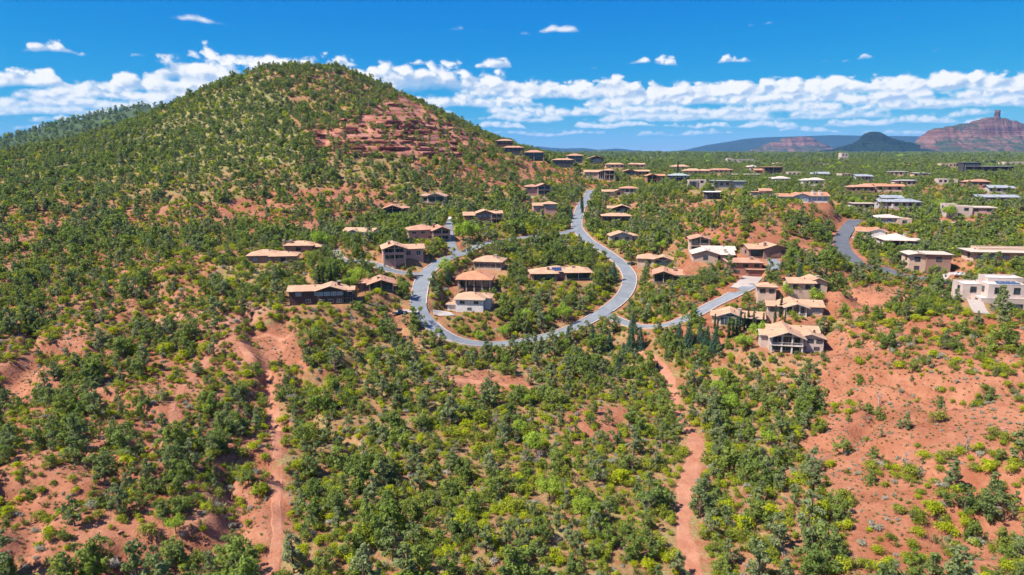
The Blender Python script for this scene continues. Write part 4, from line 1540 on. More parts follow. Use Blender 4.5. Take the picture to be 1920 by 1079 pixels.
def extrude_profile(name, prof, w, mat, inset=None):
    """side outline (x, z) pulled across the width; inset narrows points above the belt line"""
    n = len(prof)
    v = []
    for s in (-1, 1):
        for x, z in prof:
            k = inset(z) if inset else 0
            v.append((x, s * (w / 2 - k), z))
    f = [tuple(range(n))[::-1] if False else tuple(range(n)), tuple(range(2 * n - 1, n - 1, -1))]
    f += [(k, n + k, n + (k + 1) % n, (k + 1) % n) for k in range(n)]
    me = mesh_from(name, v, f, mat)
    return me


TYRE, RIM = lathe_wheel()


def car(px, py, rz, paint, label, pickup=False):
    X, Y, Z = at(px, py)
    root = link('pickup_truck' if pickup else 'parked_car', None, None, (X, Y, Z + .03), rz)
    for q in (0, 3, 6, 9):
        L = math.hypot(X, Y)
        splat(X - X / L * q, Y - Y / L * q, 7, lambda S, dx, dy: KEEP.__setitem__(S, np.maximum(KEEP[S], np.hypot(dx, dy) < 3.6)))
    tag(root, label, 'pickup' if pickup else 'car', 'parked vehicles')
    pm = plain('paint_' + label.split()[0], paint, .25, .6)
    if pickup:
        prof = [(-2.7, .45), (2.6, .45), (2.7, .75), (2.6, 1.02), (1.3, 1.08), (1.0, 1.1), (-.75, 1.12), (-.8, .75), (-2.55, .75), (-2.6, 1.1), (-2.72, 1.1)]
        cabp = [(1.25, 1.06), (.6, 1.78), (-.6, 1.8), (-.78, 1.1)]
    else:
        prof = [(-2.2, .35), (2.15, .35), (2.25, .6), (2.1, .82), (.9, .95), (-1.4, .98), (-2.15, .9), (-2.25, .6)]
        cabp = [(1.0, .93), (.3, 1.42), (-.9, 1.44), (-1.6, .97)]
    link('body', extrude_profile('body', prof, 1.9, pm), root)
    cb = link('cabin', extrude_profile('cabin', cabp, 1.75, pm, lambda z: max(0, (z - 1.1) * .25)), root)
    xs = [p[0] for p in cabp]
    zs = [p[1] for p in cabp]
    zm = (zs[0] + zs[1]) / 2 + .02
    for s in (-1, 1):
        for k in range(2):
            w_ = (xs[1] - xs[2]) * .48
            box('side_window', root, M_GLASS, (xs[2] + w_ * (k + .55), s * .86, zm), (w_ * .85, .06, (zs[1] - zs[0]) * .62))
        box('headlight', root, M_TRIMW, (prof[2][0] - .04, s * .68, .72), (.1, .34, .16))
    ws = box('windscreen', root, M_GLASS, ((xs[0] + xs[1]) / 2 + .03, 0, zm), (.06, 1.45, math.hypot(xs[0] - xs[1], zs[0] - zs[1]) * .8))
    ws.rotation_euler = (0, -math.atan2(xs[0] - xs[1], zs[1] - zs[0]), 0)
    for x in ((1.75, -1.7) if pickup else (1.4, -1.4)):
        for s in (-1, 1):
            t = link('wheel', TYRE, root, (x, s * .86, .36))
            link('rim', RIM, t)
    return root


car(750, 590, rad(8), (0.012, 0.028, 0.075), 'dark blue pickup truck parked beside the loop road', True)
car(846, 412, rad(70), (.7, .7, .7), 'white car parked at the top of the steep drive')
car(1185, 497, rad(20), (.03, .04, .035), 'dark green car parked right of the main road bend')
car(1800, 518, rad(160), (.6, .6, .62), 'silver car parked by the trees near the pale stucco house')
car(1770, 400, rad(120), (.65, .65, .66), 'pale car parked in front of the pink adobe house')

# ------------------------------------------------------------------ far buttes and mesas (real size, kilometres away)
def far_rock_mat(name, c1, c2, green, gz):
    m, nt, b, out = new_mat(name)
    g = pos()
    x, y, z = sepxyz(g)
    n = noise(g, .006, 6, .65)
    ban = noise(vec(x * .0015, y * .0015, z * .045), 1.0, 4, .6)
    rk = mixc((ban * .6 + n * .4).step(.36, .62), c1, c2)
    nrm = E.nt.nodes.new('ShaderNodeNewGeometry')
    nx, ny, nz = sepxyz(E(nrm.outputs['Normal']))
    veg = (nz * 1.3 + (n - .5) * 2.2 + (noise(g, .03, 4, .7) - .5) * 1.2 + gz).step(.35, 1.0)
    setc(nt, b, mixc(veg, rk, green))
    b.inputs['Roughness'].default_value = 1
    b.inputs['Specular IOR Level'].default_value = 0
    bump(nt, b, ban * 3 + n * 3 + noise(g, .03, 4, .7), 1.0, 14)
    return m


M_BUTTE = far_rock_mat('butte_rock', (0.105, 0.042, 0.034), (0.24, 0.120, 0.092), (0.040, 0.055, 0.028), -.42)
M_SHADEH = far_rock_mat('dark_hill', (0.05, 0.025, 0.02), (0.09, 0.045, 0.035), (0.014, 0.024, 0.015), .35)  # rock and scrub colours darkened to stand for a cloud shadow on the hill
M_MESA = far_rock_mat('mesa_slope', (0.045, 0.032, 0.03), (0.09, 0.06, 0.055), (0.018, 0.032, 0.022), .45)


def mesa(name, prof, Yd, depth, mat, seed, cliff=.45, rough=.12, ns=150, nt_=46):
    """a hill raised from its skyline (pixel points) at distance Yd: cap, cliff and talus on every side"""
    prof = sorted(prof)
    xs = np.array([unp(a, b, Yd)[0] for a, b in prof])
    zs = np.array([unp(a, b, Yd)[2] for a, b in prof])
    s = np.linspace(xs[0], xs[-1], ns)
    top = np.interp(s, xs, zs)
    top = top + (fbm(s / (xs[-1] - xs[0]) * 40, s * 0, 1.0, 3, seed + 9) - .5) * rough * 90
    t = np.linspace(-1, 1, nt_)
    S, T = np.meshgrid(s, t, indexing='ij')
    Hh = np.broadcast_to((top - 40)[:, None], S.shape)
    span = (xs[-1] - xs[0])
    wob = 1 + (fbm(S / span * 12, T * 2, 1.0, 4, seed) - .5) * .9
    a = np.abs(T) * wob
    pr = np.where(a < .10, 1.0, np.where(a < .22, 1 - cliff * sstep(.10, .22, a), (1 - cliff) * (1 - sstep(.16, 1.0, a) ** .8)))
    Z = 40 + Hh * np.clip(pr, 0, 1) * (1 - rough * (fbm(S / span * 30, T * 5, 1.0, 4, seed + 3)) * (a > .1)) - 8 * (np.abs(T) > .97)
    Yv = Yd + T * depth
    X = S * (1 + T * depth / Yd * .0)
    v = np.stack([X.ravel(), Yv.ravel(), Z.ravel()], 1)
    idx = np.arange(ns * nt_).reshape(ns, nt_)
    f = np.stack([idx[:-1, :-1], idx[1:, :-1], idx[1:, 1:], idx[:-1, 1:]], -1).reshape(-1, 4)
    return tag(link(name, fast_mesh(name, v, f, [mat], smooth=False)), kind='structure')


mesa('mesa', [(1220, 289), (1290, 281), (1330, 272), (1400, 261), (1430, 258), (1500, 256), (1560, 254), (1620, 255), (1700, 256), (1800, 258), (1990, 262)], 12000, 1800, M_MESA, 3, .35, .04)
mesa('butte', [(1405, 284), (1430, 274), (1445, 268), (1462, 265), (1470, 258), (1490, 257), (1505, 256), (1520, 257), (1528, 264), (1540, 268), (1560, 278), (1580, 284)], 7600, 500, M_BUTTE, 7, .5)
mesa('hill', [(1540, 284), (1575, 277), (1600, 270), (1615, 262), (1622, 253), (1634, 248), (1648, 249), (1662, 257), (1680, 263), (1710, 269), (1760, 272), (1800, 275)], 5200, 420, M_SHADEH, 11, .4)
mesa('butte', [(1690, 278), (1722, 270), (1730, 258), (1738, 251), (1752, 245), (1768, 240), (1780, 236), (1786, 240), (1795, 236), (1815, 232), (1835, 228), (1850, 223), (1862, 220), (1880, 221),
               (1892, 226), (1915, 233), (1945, 242), (1990, 256), (2060, 276)], 5200, 560, M_BUTTE, 19, .42, .34, 240, 70)
mesa('hills', [(940, 284), (985, 276), (1010, 275), (1030, 277), (1060, 279), (1095, 278), (1120, 281), (1160, 279), (1185, 282), (1215, 284), (1260, 286)], 14000, 1500, M_MESA, 23, .3)
mesa('hills', [(-160, 274), (-60, 276), (0, 276), (25, 277), (60, 284)], 9000, 900, M_MESA, 29, .3)
mesa('hills', [(960, 288), (1030, 284), (1100, 282), (1150, 285), (1220, 284), (1320, 288)], 10500, 700, M_MESA, 31, .2)


def spire(px, py0, py1, wpx, Yd):
    """the rock chimney on the butte: a stack of weathered blocks in one column"""
    x, y, z0 = unp(px, py0, Yd)
    z1 = unp(px, py1, Yd)[2]
    r0 = wpx / 2 / FPX * Yd
    n, m = 16, 18
    v, f = [], []
    for j in range(m + 1):
        t = j / m
        zz = z0 - 20 + (z1 - z0 + 20) * t
        r = r0 * (2.6 - 1.6 * t / .35) if t < .35 else r0 * (1.12 - .32 * t + .08 * math.sin(t * 21))
        if j == m:
            r *= .75
        for k in range(n):
            a = 2 * math.pi * k / n
            q = r * (1 + .16 * math.sin(a * 3 + 1) + .10 * math.sin(a * 5 + t * 9))
            v.append((x + q * math.cos(a), y + q * math.sin(a), zz))
    for j in range(m):
        for k in range(n):
            f.append((j * n + k, j * n + (k + 1) % n, (j + 1) * n + (k + 1) % n, (j + 1) * n + k))
    f.append(tuple(range(m * n, m * n + n)))
    return tag(link('rock_spire', mesh_from('rock_spire', v, f, M_BUTTE)), 'red rock chimney standing on top of the far right butte', 'rock spire')


spire(1869, 225, 207, 10.0, 5200)

# ------------------------------------------------------------------ plants: prototypes
def leaves(rng, centers, radii, n_per, size, up=.15, flat=1.0):
    P, N, L = [], [], []
    for c, r in zip(centers, radii):
        n = int(n_per * (r / np.mean(radii)) ** 2) + 3
        d = rng.normal(size=(n, 3))
        d[:, 2] += up
        d /= np.linalg.norm(d, axis=1)[:, None]
        k = (rng.uniform(.55, 1.10, n) + .35 * (rng.uniform(0, 1, n) > .93))[:, None]
        P.append(np.asarray(c) + d * k * r * np.array([1, 1, flat]))
        N.append(d * .9 + rng.normal(size=(n, 3)) * .5 + np.array([0, 0, .45]))
        L.append(np.clip(rng.uniform(0, .75, n) + rng.uniform(-.1, .35), 0, 1))
    P, N, L = np.vstack(P), np.vstack(N), np.concatenate(L)
    N /= np.linalg.norm(N, axis=1)[:, None]
    t = np.cross(N, rng.normal(size=N.shape))
    t /= np.linalg.norm(t, axis=1)[:, None] + 1e-9
    b = np.cross(N, t)
    s = size * rng.uniform(.6, 1.35, len(P))[:, None]
    q = [P + t * s, P + b * s * .62 + N * s * .15, P - t * s, P - b * s * .62 + N * s * .15]
    v = np.stack(q, 1).reshape(-1, 3)
    f = np.arange(len(v)).reshape(-1, 4)
    return v, f, np.repeat(L, 4)


def tube(points, r0, r1, sides=6):
    p = np.array(points, float)
    v, f = [], []
    for i in range(len(p)):
        t = p[min(i + 1, len(p) - 1)] - p[max(i - 1, 0)]
        t /= np.linalg.norm(t) + 1e-9
        a = np.cross(t, (0.31, .9, .1)); a /= np.linalg.norm(a) + 1e-9
        b = np.cross(t, a)
        r = r0 + (r1 - r0) * i / (len(p) - 1)
        for k in range(sides):
            g = 2 * math.pi * k / sides
            v.append(p[i] + (a * math.cos(g) + b * math.sin(g)) * r)
    for i in range(len(p) - 1):
        for k in range(sides):
            f.append((i * sides + k, i * sides + (k + 1) % sides, (i + 1) * sides + (k + 1) % sides, (i + 1) * sides + k))
    return np.array(v), np.array(f)


def join(parts):
    V_, F_, o = [], [], 0
    for v, f in parts:
        V_.append(v); F_.append(np.asarray(f) + o); o += len(v)
    return np.vstack(V_), np.vstack(F_)


def limbs(rng, h, tips, r):
    """trunk leaning a little, with a limb to each tip"""
    lean = rng.normal(0, .10 * h * .3, 2)
    base = [np.array([0, 0, -.5]), np.array([lean[0] * .3, lean[1] * .3, h * .3]), np.array([lean[0], lean[1], h])]
    parts = [tube(base, r, r * .35)]
    for c in tips:
        z = min(h * .85, max(.2, c[2] * .55))
        s = np.array([lean[0] * z / h, lean[1] * z / h, z])
        mid = (s + c) / 2 + np.array([0, 0, .12 * h * rng.uniform(-.3, .6)])
        parts.append(tube([s, mid, np.asarray(c)], r * .5, r * .14, 5))
    return join(parts)


def make_kind(kind, rng, lod):
    """unit plant with its real size in metres; lod 0 near, 1 far"""
    n = 1.0 if lod == 0 else .16
    sz = 1.0 if lod == 0 else 2.3
    if kind == 'juniper':
        hh, R_ = 4.1 * rng.uniform(.9, 1.1), 1.85 * rng.uniform(.9, 1.15)
        m = rng.integers(22, 32)
        C, Rr = [], []
        asym = rng.uniform(0, 6.28)
        for i in range(m):
            z = rng.uniform(.10, .95)
            rad_ = R_ * (1 - (abs(z - .42) / .62) ** 2.0) ** .5 if abs(z - .42) < .62 else .2
            a = rng.uniform(0, 6.28)
            k = rng.uniform(.35, 1.08) * (1 + .32 * math.cos(a - asym))
            C.append((rad_ * k * math.cos(a), rad_ * k * math.sin(a), z * hh)); Rr.append(rng.uniform(.24, .66) * (1.1 - .3 * z))
        C.append((0, 0, hh * .5)); Rr.append(.8)
        lv = leaves(rng, C, Rr, 50 * n, .155 * sz)
        tr = limbs(rng, hh * .75, [np.array(c) for c in C[:7]], .17)
        mats = (M_JUN, M_BARK)
    elif kind == 'pinyon':
        hh, R_ = 5.6 * rng.uniform(.85, 1.12), 1.55 * rng.uniform(.9, 1.15)
        m = rng.integers(20, 28)
        C, Rr = [], []
        for i in range(m):
            z = .24 + .74 * (i + rng.uniform(0, 1)) / m
            rad_ = R_ * (1.08 - z) ** .62 * (1 if z > .34 else .8)
            a = rng.uniform(0, 6.28)
            k = rng.uniform(.4, 1.25)
            C.append((rad_ * k * math.cos(a), rad_ * k * math.sin(a), z * hh)); Rr.append(rng.uniform(.24, .58) * (1.15 - .45 * z))
        lv = leaves(rng, C, Rr, 46 * n, .145 * sz, .1, .7)
        tr = limbs(rng, hh * .94, [np.array(c) for c in C[:10]], .15)
        mats = (M_PIN, M_BARK)
    elif kind == 'shrub':
        hh, R_ = 1.75 * rng.uniform(.85, 1.2), 1.35 * rng.uniform(.9, 1.2)
        C, Rr = [], []
        for i in range(int(rng.integers(9, 14))):
            a, k = rng.uniform(0, 6.28), rng.uniform(.1, .8)
            C.append((R_ * k * math.cos(a), R_ * k * math.sin(a), hh * (.35 + .4 * (1 - k) * rng.uniform(.6, 1.1)))); Rr.append(rng.uniform(.42, .68))
        lv = leaves(rng, C, Rr, 48 * n, .12 * sz, .3)
        tr = limbs(rng, hh * .5, [np.array(c) for c in C[:5]], .06)
        mats = (M_SHR, M_BARK)
    elif kind == 'sage':
        C, Rr = [], []
        for i in range(int(rng.integers(6, 10))):
            a, k = rng.uniform(0, 6.28), rng.uniform(.1, .8)
            C.append((.8 * k * math.cos(a), .8 * k * math.sin(a), .30 + .18 * (1 - k))); Rr.append(rng.uniform(.24, .42))
        lv = leaves(rng, C, Rr, 45 * n, .085 * sz, .4)
        tr = limbs(rng, .3, [np.array(c) for c in C[:4]], .03)
        mats = (M_SAGE, M_DEAD)
    elif kind == 'tuft':
        k = int(46 * (1 if lod == 0 else .4))
        a = rng.uniform(0, 6.28, k); r = rng.uniform(0, .34, k)
        b0 = np.stack([r * np.cos(a) * .5, r * np.sin(a) * .5, np.full(k, -.05)], 1)
        tip = np.stack([r * np.cos(a) * 1.8, r * np.sin(a) * 1.8, rng.uniform(.25, .6, k)], 1)
        sd = np.stack([-np.sin(a), np.cos(a), np.zeros(k)], 1) * .045 * sz
        v = np.stack([b0 - sd, b0 + sd, tip + sd * .6, tip - sd * .6], 1).reshape(-1, 3)
        return (v, np.arange(len(v)).reshape(-1, 4), np.repeat(rng.uniform(0, 1, k), 4)), None, (M_TUFT, M_BARK)
    elif kind == 'lime':
        hh, R_ = 5.4 * rng.uniform(.9, 1.1), 2.2 * rng.uniform(.9, 1.1)
        C, Rr = [], []
        for i in range(24):
            d = rng.normal(size=3); d /= np.linalg.norm(d)
            k = rng.uniform(.4, .92)
            C.append((R_ * d[0] * k, R_ * d[1] * k, hh * .60 + hh * .34 * d[2] * k)); Rr.append(rng.uniform(.5, .9))
        lv = leaves(rng, C, Rr, 64 * n, .16 * sz, .2)
        tr = limbs(rng, hh * .7, [np.array(c) for c in C[:8]], .16)
        mats = (M_LIME, M_BARK)
    elif kind in ('spruce', 'cypress'):
        hh, R_ = (10.0, 2.3) if kind == 'spruce' else (7.0, .55)
        C, Rr = [], []
        lev = 22 if kind == 'spruce' else 14
        for i in range(lev):
            z = .06 + .92 * i / lev
            rr_ = R_ * (1 - z) ** (.85 if kind == 'spruce' else .35) + .08
            nb = max(3, int(9 * (1 - z) + 3)) if kind == 'spruce' else 3
            for k in range(nb):
                a = 6.28 * (k + rng.uniform(-.3, .3)) / nb + i
                for q in ((.45, .9) if kind == 'spruce' else (.5,)):
                    qq = q * rng.uniform(.85, 1.1)
                    C.append((rr_ * qq * math.cos(a), rr_ * qq * math.sin(a), hh * z - rr_ * .22 * qq)); Rr.append((.42 if kind == 'spruce' else .30) * (1.15 - .7 * z))
        lv = leaves(rng, C, Rr, 15 * n if lod == 0 else 4, .17 * sz, -.1, .55 if kind == 'spruce' else 1.3)
        tr = tube([(0, 0, -.5), (0, 0, hh * .5), (0, 0, hh * .97)], .2 if kind == 'spruce' else .1, .03)
        mats = (M_SPR if kind == 'spruce' else M_CYP, M_BARK)
    return lv, tr, mats


PROTO = {}      # kind -> list of (crown mesh, trunk mesh)
PCOL = {}       # (kind, lod) -> collection with joined plants, for the masses nobody could count
for ki, (kind, nv) in enumerate((('juniper', 10), ('pinyon', 10), ('shrub', 5), ('sage', 4), ('tuft', 3), ('lime', 3), ('spruce', 3), ('cypress', 2))):
    PROTO[kind] = []
    for lod in (0, 1):
        PCOL[kind, lod] = bpy.data.collections.new(f'{kind}_plants_{lod}')
        for i in range(nv):
            rng = np.random.default_rng(1000 * ki + i)
            lv, tr, mats = make_kind(kind, rng, lod)
            if lod == 0 and tr is not None:
                cm = fast_mesh('crown', lv[0], lv[1], [mats[0]], {'leaf': lv[2]})
                tm = fast_mesh('trunk', tr[0], tr[1], [mats[1]])
                PROTO[kind].append((cm, tm))
            if tr is not None:
                v, f = join([(lv[0], lv[1]), tr])
                mi = [0] * len(lv[1]) + [1] * len(tr[1])
                at_l = np.concatenate([lv[2], np.zeros(len(tr[0]))])
            else:
                v, f, mi, at_l = lv[0], lv[1], [0] * len(lv[1]), lv[2]
            me = fast_mesh(f'{kind}_plant', v, f, list(mats), {'leaf': at_l}, mi)
            PCOL[kind, lod].objects.link(bpy.data.objects.new(f'{kind}_{i:02d}', me))
NV = {k: max(len(PROTO[k]), len(PCOL[k, 0].objects)) for k in PROTO}


def gn_group(coll):
    g = bpy.data.node_groups.new('scatter_' + coll.name, 'GeometryNodeTree')
    g.interface.new_socket('Geometry', in_out='INPUT', socket_type='NodeSocketGeometry')
    g.interface.new_socket('Geometry', in_out='OUTPUT', socket_type='NodeSocketGeometry')
    nd = g.nodes
    i, o = nd.new('NodeGroupInput'), nd.new('NodeGroupOutput')
    ci = nd.new('GeometryNodeCollectionInfo')
    ci.inputs['Collection'].default_value = coll
    ci.inputs['Separate Children'].default_value = True
    ci.inputs['Reset Children'].default_value = True
    ip = nd.new('GeometryNodeInstanceOnPoints')

    def named(n, t):
        a = nd.new('GeometryNodeInputNamedAttribute')
        a.data_type = t
        a.inputs['Name'].default_value = n
        return a.outputs['Attribute']
    g.links.new(i.outputs[0], ip.inputs['Points'])
    g.links.new(ci.outputs[0], ip.inputs['Instance'])
    ip.inputs['Pick Instance'].default_value = True
    g.links.new(named('pid', 'INT'), ip.inputs['Instance Index'])
    cx = nd.new('ShaderNodeCombineXYZ')
    g.links.new(named('rot', 'FLOAT'), cx.inputs[2])
    g.links.new(cx.outputs[0], ip.inputs['Rotation'])
    g.links.new(named('scl', 'FLOAT'), ip.inputs['Scale'])
    g.links.new(ip.outputs[0], o.inputs[0])
    return g


_gn = {}


def scatter(name, coll, x, y, z, rot, scl, pid, label, cat):
    if len(x) == 0:
        return
    me = bpy.data.meshes.new(name)
    me.vertices.add(len(x))
    me.vertices.foreach_set('co', np.column_stack([x, y, z]).astype(np.float32).ravel())
    for n, a, t in (('rot', rot, 'FLOAT'), ('scl', scl, 'FLOAT'), ('pid', pid, 'INT')):
        q = me.attributes.new(n, t, 'POINT')
        q.data.foreach_set('value', np.asarray(a, np.float32 if t == 'FLOAT' else np.int32))
    o = link(name, me)
    md = o.modifiers.new('scatter', 'NODES')
    if coll.name not in _gn:
        _gn[coll.name] = gn_group(coll)
    md.node_group = _gn[coll.name]
    tag(o, label, cat, kind='stuff')
    return o


# ------------------------------------------------------------------ plants: where they stand
def sites(r0, r1, s, seed):
    """jittered sites in the visible sector between two distances"""
    rng = np.random.default_rng(seed)
    xm = r1 * .86
    X, Y = np.meshgrid(np.arange(-xm, xm, s), np.arange(r0 * .75, r1, s))
    X = X.ravel() + rng.uniform(-.48, .48, X.size) * s
    Y = Y.ravel() + rng.uniform(-.48, .48, Y.size) * s
    r = np.hypot(X, Y)
    m = (r >= r0) & (r < r1) & (np.abs(X) < Y * .83 + 12) & (Y > 70)
    X, Y = X[m], Y[m]
    Z = hgt(X, Y)
    return X, Y, Z, rng


def masks(X, Y):
    ins = (X > GX0 + 2) & (X < GX1 - 2) & (Y > GY0 + 2) & (Y < GY1 - 2)
    k = np.where(ins, blerp(KEEP, X, Y), 0)
    l = np.where(ins, blerp(LOW, X, Y), 0)
    return k, l


PL = {k: [] for k in PROTO}      # kind -> list of arrays x y z scale rot pid


def add(kind, X, Y, Z, scl, rng):
    PL[kind].append(np.column_stack([X, Y, Z - .06, scl, rng.uniform(0, 6.28, len(X)), rng.integers(0, NV[kind], len(X))]))


# trees near and on the hill
X, Y, Z, rng = sites(80, 470, 3.5, 1)
t, s, g, p = growth(X, Y, Z)
k, l = masks(X, Y)
u = rng.uniform(0, 1, len(X))
ok = (u < t * .92) & (k < .05)
low = l > .3
sp = rng.uniform(0, 1, len(X)) + (fbm(X, Y, 45, 2, 33) - .5) * .7
size = np.clip(rng.lognormal(-.10, .36, len(X)), .38, 1.75)
bare = t < .42
sel = ok & ~low & (sp < .52)
add('juniper', X[sel], Y[sel], Z[sel], size[sel] * np.where(bare[sel], .72, 1), rng)
sel = ok & ~low & (sp >= .52) & (sp < .86)
add('pinyon', X[sel], Y[sel], Z[sel], size[sel] * np.where(bare[sel], .6, 1), rng)
sel = ok & ~low & (sp >= .86)
add('shrub', X[sel], Y[sel], Z[sel], size[sel] * 1.25, rng)
sel = ok & low & (u < t * .6)
add('shrub', X[sel], Y[sel], Z[sel], size[sel] * .85, rng)
sel = ok & low & (u > t * .6)
add('juniper', X[sel], Y[sel], Z[sel], size[sel] * .6, rng)

# scrub and grass below them
X, Y, Z, rng = sites(80, 420, 1.95, 2)
t, s, g, p = growth(X, Y, Z)
k, l = masks(X, Y)
u = rng.uniform(0, 1, len(X))
ok = (u < s * 1.0) & (k < .05)
sp = rng.uniform(0, 1, len(X)) + (fbm(X, Y, 30, 2, 35) - .5) * .6
size = np.clip(rng.lognormal(-.1, .3, len(X)), .45, 1.7)
bare = t < .3
sel = ok & (sp < .56) & ~bare
add('shrub', X[sel], Y[sel], Z[sel], size[sel] * .86, rng)
sel = ok & ((sp >= .56) & (sp < .70) | (bare & (sp < .6)))
add('sage', X[sel], Y[sel], Z[sel], size[sel] * np.where(bare[sel], .62, 1.1), rng)
sel = ok & (sp >= .70)
add('tuft', X[sel], Y[sel], Z[sel], size[sel] * np.where(bare[sel], .8, 1.5), rng)
# small dots of dry grass on the open slopes
X, Y, Z, rng = sites(80, 300, 1.15, 3)
t, s, g, p = growth(X, Y, Z)
k, l = masks(X, Y)
sel = (rng.uniform(0, 1, len(X)) < .55 * (.3 + fbm(X, Y, 14, 3, 37))) & (t < .45) & (k < .05)
add('tuft', X[sel], Y[sel], Z[sel], rng.uniform(.35, .8, sel.sum()), rng)

FARPL = []
# low scrub higher up the hill
X, Y, Z, rng = sites(420, 720, 2.7, 8)
t, s, g, p = growth(X, Y, Z)
k, l = masks(X, Y)
sel = (rng.uniform(0, 1, len(X)) < s * .55) & (k < .05)
add('shrub', X[sel], Y[sel], Z[sel], np.clip(rng.lognormal(-.1, .3, sel.sum()), .45, 1.6) * .9, rng)
for r0, r1, sp_, mul, seed in ((470, 900, 3.9, 1.05, 4), (900, 1750, 6.6, 1.55, 5), (1750, 5200, 20, 3.0, 6)):
    X, Y, Z, rng = sites(r0, r1, sp_, seed)
    t, s, g, p = growth(X, Y, Z)
    k, l = masks(X, Y)
    hx = np.array([h['x'] for h in HOUSES if h['y'] > 780]); hy = np.array([h['y'] for h in HOUSES if h['y'] > 780])
    hw = np.array([h['rect'][1] - h['rect'][0] for h in HOUSES if h['y'] > 780])
    for a, b, c in zip(hx, hy, hw):
        L = math.hypot(a, b)
        k = np.maximum(k, (np.abs((X - a) * b / L - (Y - b) * a / L) < c * .55) & (((X - a) * a + (Y - b) * b) / L > -(18 + .012 * L)) & (((X - a) * a + (Y - b) * b) / L < 14))
    ok = (rng.uniform(0, 1, len(X)) < t * .95) & (k < .05) & ((l < .3) | (rng.uniform(0, 1, len(X)) < .25))
    spn = rng.uniform(0, 1, len(X))
    size = np.clip(rng.lognormal(-.1, .25, len(X)), .5, 1.6) * mul
    for kind, a, b, q in ((('juniper', 0, .58, 1), ('pinyon', .58, .86, .95), ('shrub', .86, .98, 1.6), ('lime', .98, 1, .6)) if r0 < 850 else
                          (('juniper', 0, .68, 1), ('pinyon', .68, .975, .95), ('lime', .975, 1, .9))):
        m = ok & (spn >= a) & (spn < b)
        FARPL.append((kind, r0, np.column_stack([X[m], Y[m], Z[m] - .1, size[m] * q, rng.uniform(0, 6.28, m.sum()), rng.integers(0, NV[kind], m.sum())])))


def place(kind, lst, dz=0):
    for i, q in enumerate(lst):
        px, py, sc_ = q[:3]
        X, Y, Z = at(px, py)
        PL[kind].append(np.array([[X, Y, Z - .1, sc_, (i * 2.4) % 6.28, i % NV[kind]]]))


def clear_round(lst, m2px=1.0):
    """take wild plants away where a planted tree stands"""
    for q in lst:
        X, Y, Z = at(q[0], q[1])
        r = 1.6 * q[2] * m2px
        for kd in PL:
            for j, a in enumerate(PL[kd]):
                PL[kd][j] = a[np.hypot(a[:, 0] - X, a[:, 1] - Y) > r]


LIME = [(880, 752, .95), (985, 762, .85), (1005, 852, 1.25), (975, 815, .9), (1345, 745, 1.15), (1370, 775, 1.2), (1352, 715, 1.0), (1440, 838, .9), (1030, 940, 1.2), (1090, 970, 1.0), (672, 540, 1.85), (660, 545, 1.3),
        (868, 450, 1.9), (886, 452, 1.8), (1055, 605, 1.5), (985, 605, 1.1), (945, 635, 1.1), (900, 640, .8), (838, 516, 1.5), (845, 520, 1.2), (1480, 560, 1.2), (1530, 570, 1.2), (1335, 470, 1.3),
        (1780, 412, 1.6), (1610, 392, 1.4), (1600, 385, 1.3), (1760, 400, 1.5), (1025, 612, 1.0), (600, 470, 1.9), (1165, 470, 1.1), (1420, 640, 1.4), (1395, 660, 1.3), (330, 1000, .7), (1240, 470, 1.1), (1855, 540, 1.0)]
SPR = [(1183, 660, 1.0), (1200, 655, .85), (1186, 622, .8), (1142, 655, .75), (1168, 672, .6), (1158, 700, .6), (1150, 528, .95), (1143, 530, .7), (1070, 412, .8), (1290, 655, 1.0), (1272, 650, .9), (1312, 640, .7), (1340, 660, .9),
       (1325, 652, .8), (1110, 640, .7), (1065, 640, .6), (1232, 690, .28), (840, 532, .8), (770, 468, .6), (1650, 470, .5), (1498, 530, .8), (610, 480, .6), (1300, 590, .5)]
CYP = [(598, 534, 1.15), (606, 536, 1.0), (614, 537, .95), (621, 534, 1.15), (1366, 634, 1.1), (1374, 633, .95), (1381, 628, .9), (1387, 622, 1.1), (1395, 618, .9), (1402, 614, 1.1), (1412, 617, 1.0), (1430, 622, 1.0),
       (1452, 612, 1.1), (1463, 594, 1.2), (1471, 612, .8), (1524, 655, .95), (1543, 622, .6), (1649, 452, 1.3), (1092, 400, 1.6), (1090, 392, 1.5), (1270, 333, 2.4), (1662, 412, 1.2), (1340, 617, .8), (1345, 622, .8)]
GARDEN = [(818, 598, .5), (826, 580, .5), (832, 568, .45), (838, 600, .8), (850, 605, .75), (868, 612, .9), (890, 612, .8), (905, 606, .8), (870, 628, .6), (935, 610, .9), (845, 585, .5), (905, 460, .9), (850, 470, .9), (842, 478, .8), (772, 500, .5),
          (790, 490, .45), (800, 486, .5), (870, 436, .8), (690, 490, .9), (700, 488, .9), (664, 468, .9), (1100, 560, .9), (1112, 552, .8), (1128, 542, .9), (1090, 550, 1.0), (1150, 595, 1.0), (1165, 590, .9), (1060, 540, .9), (1250, 620, .8), (1230, 588, 1.0),
          (1352, 520, .9), (1342, 528, 1), (1330, 545, 1.0), (1318, 560, .9), (1262, 850, 1.0), (1268, 858, 1.1), (1258, 870, .9), (1275, 885, .8), (1212, 740, 1.2), (1220, 752, 1.1), (1218, 730, 1.1), (1275, 770, 1.1), (1292, 790, 1.1), (1305, 800, 1.1)]
for L_, m in ((LIME, 1.2), (SPR, 1.2), (CYP, .7), (GARDEN, .8)):
    clear_round(L_, m)
VERGE = [(935, 668, 1.15), (958, 672, 1.3), (978, 664, 1.1), (1000, 662, 1.35), (1018, 655, 1.2), (1036, 652, 1.4), (1052, 645, 1.25), (1070, 640, 1.35), (1088, 634, 1.1), (1100, 628, 1.2), (905, 672, .9), (1026, 670, 1.2), (1062, 660, 1.2), (760, 612, 1.0), (775, 622, 1.1)]
clear_round(VERGE, 1.0)
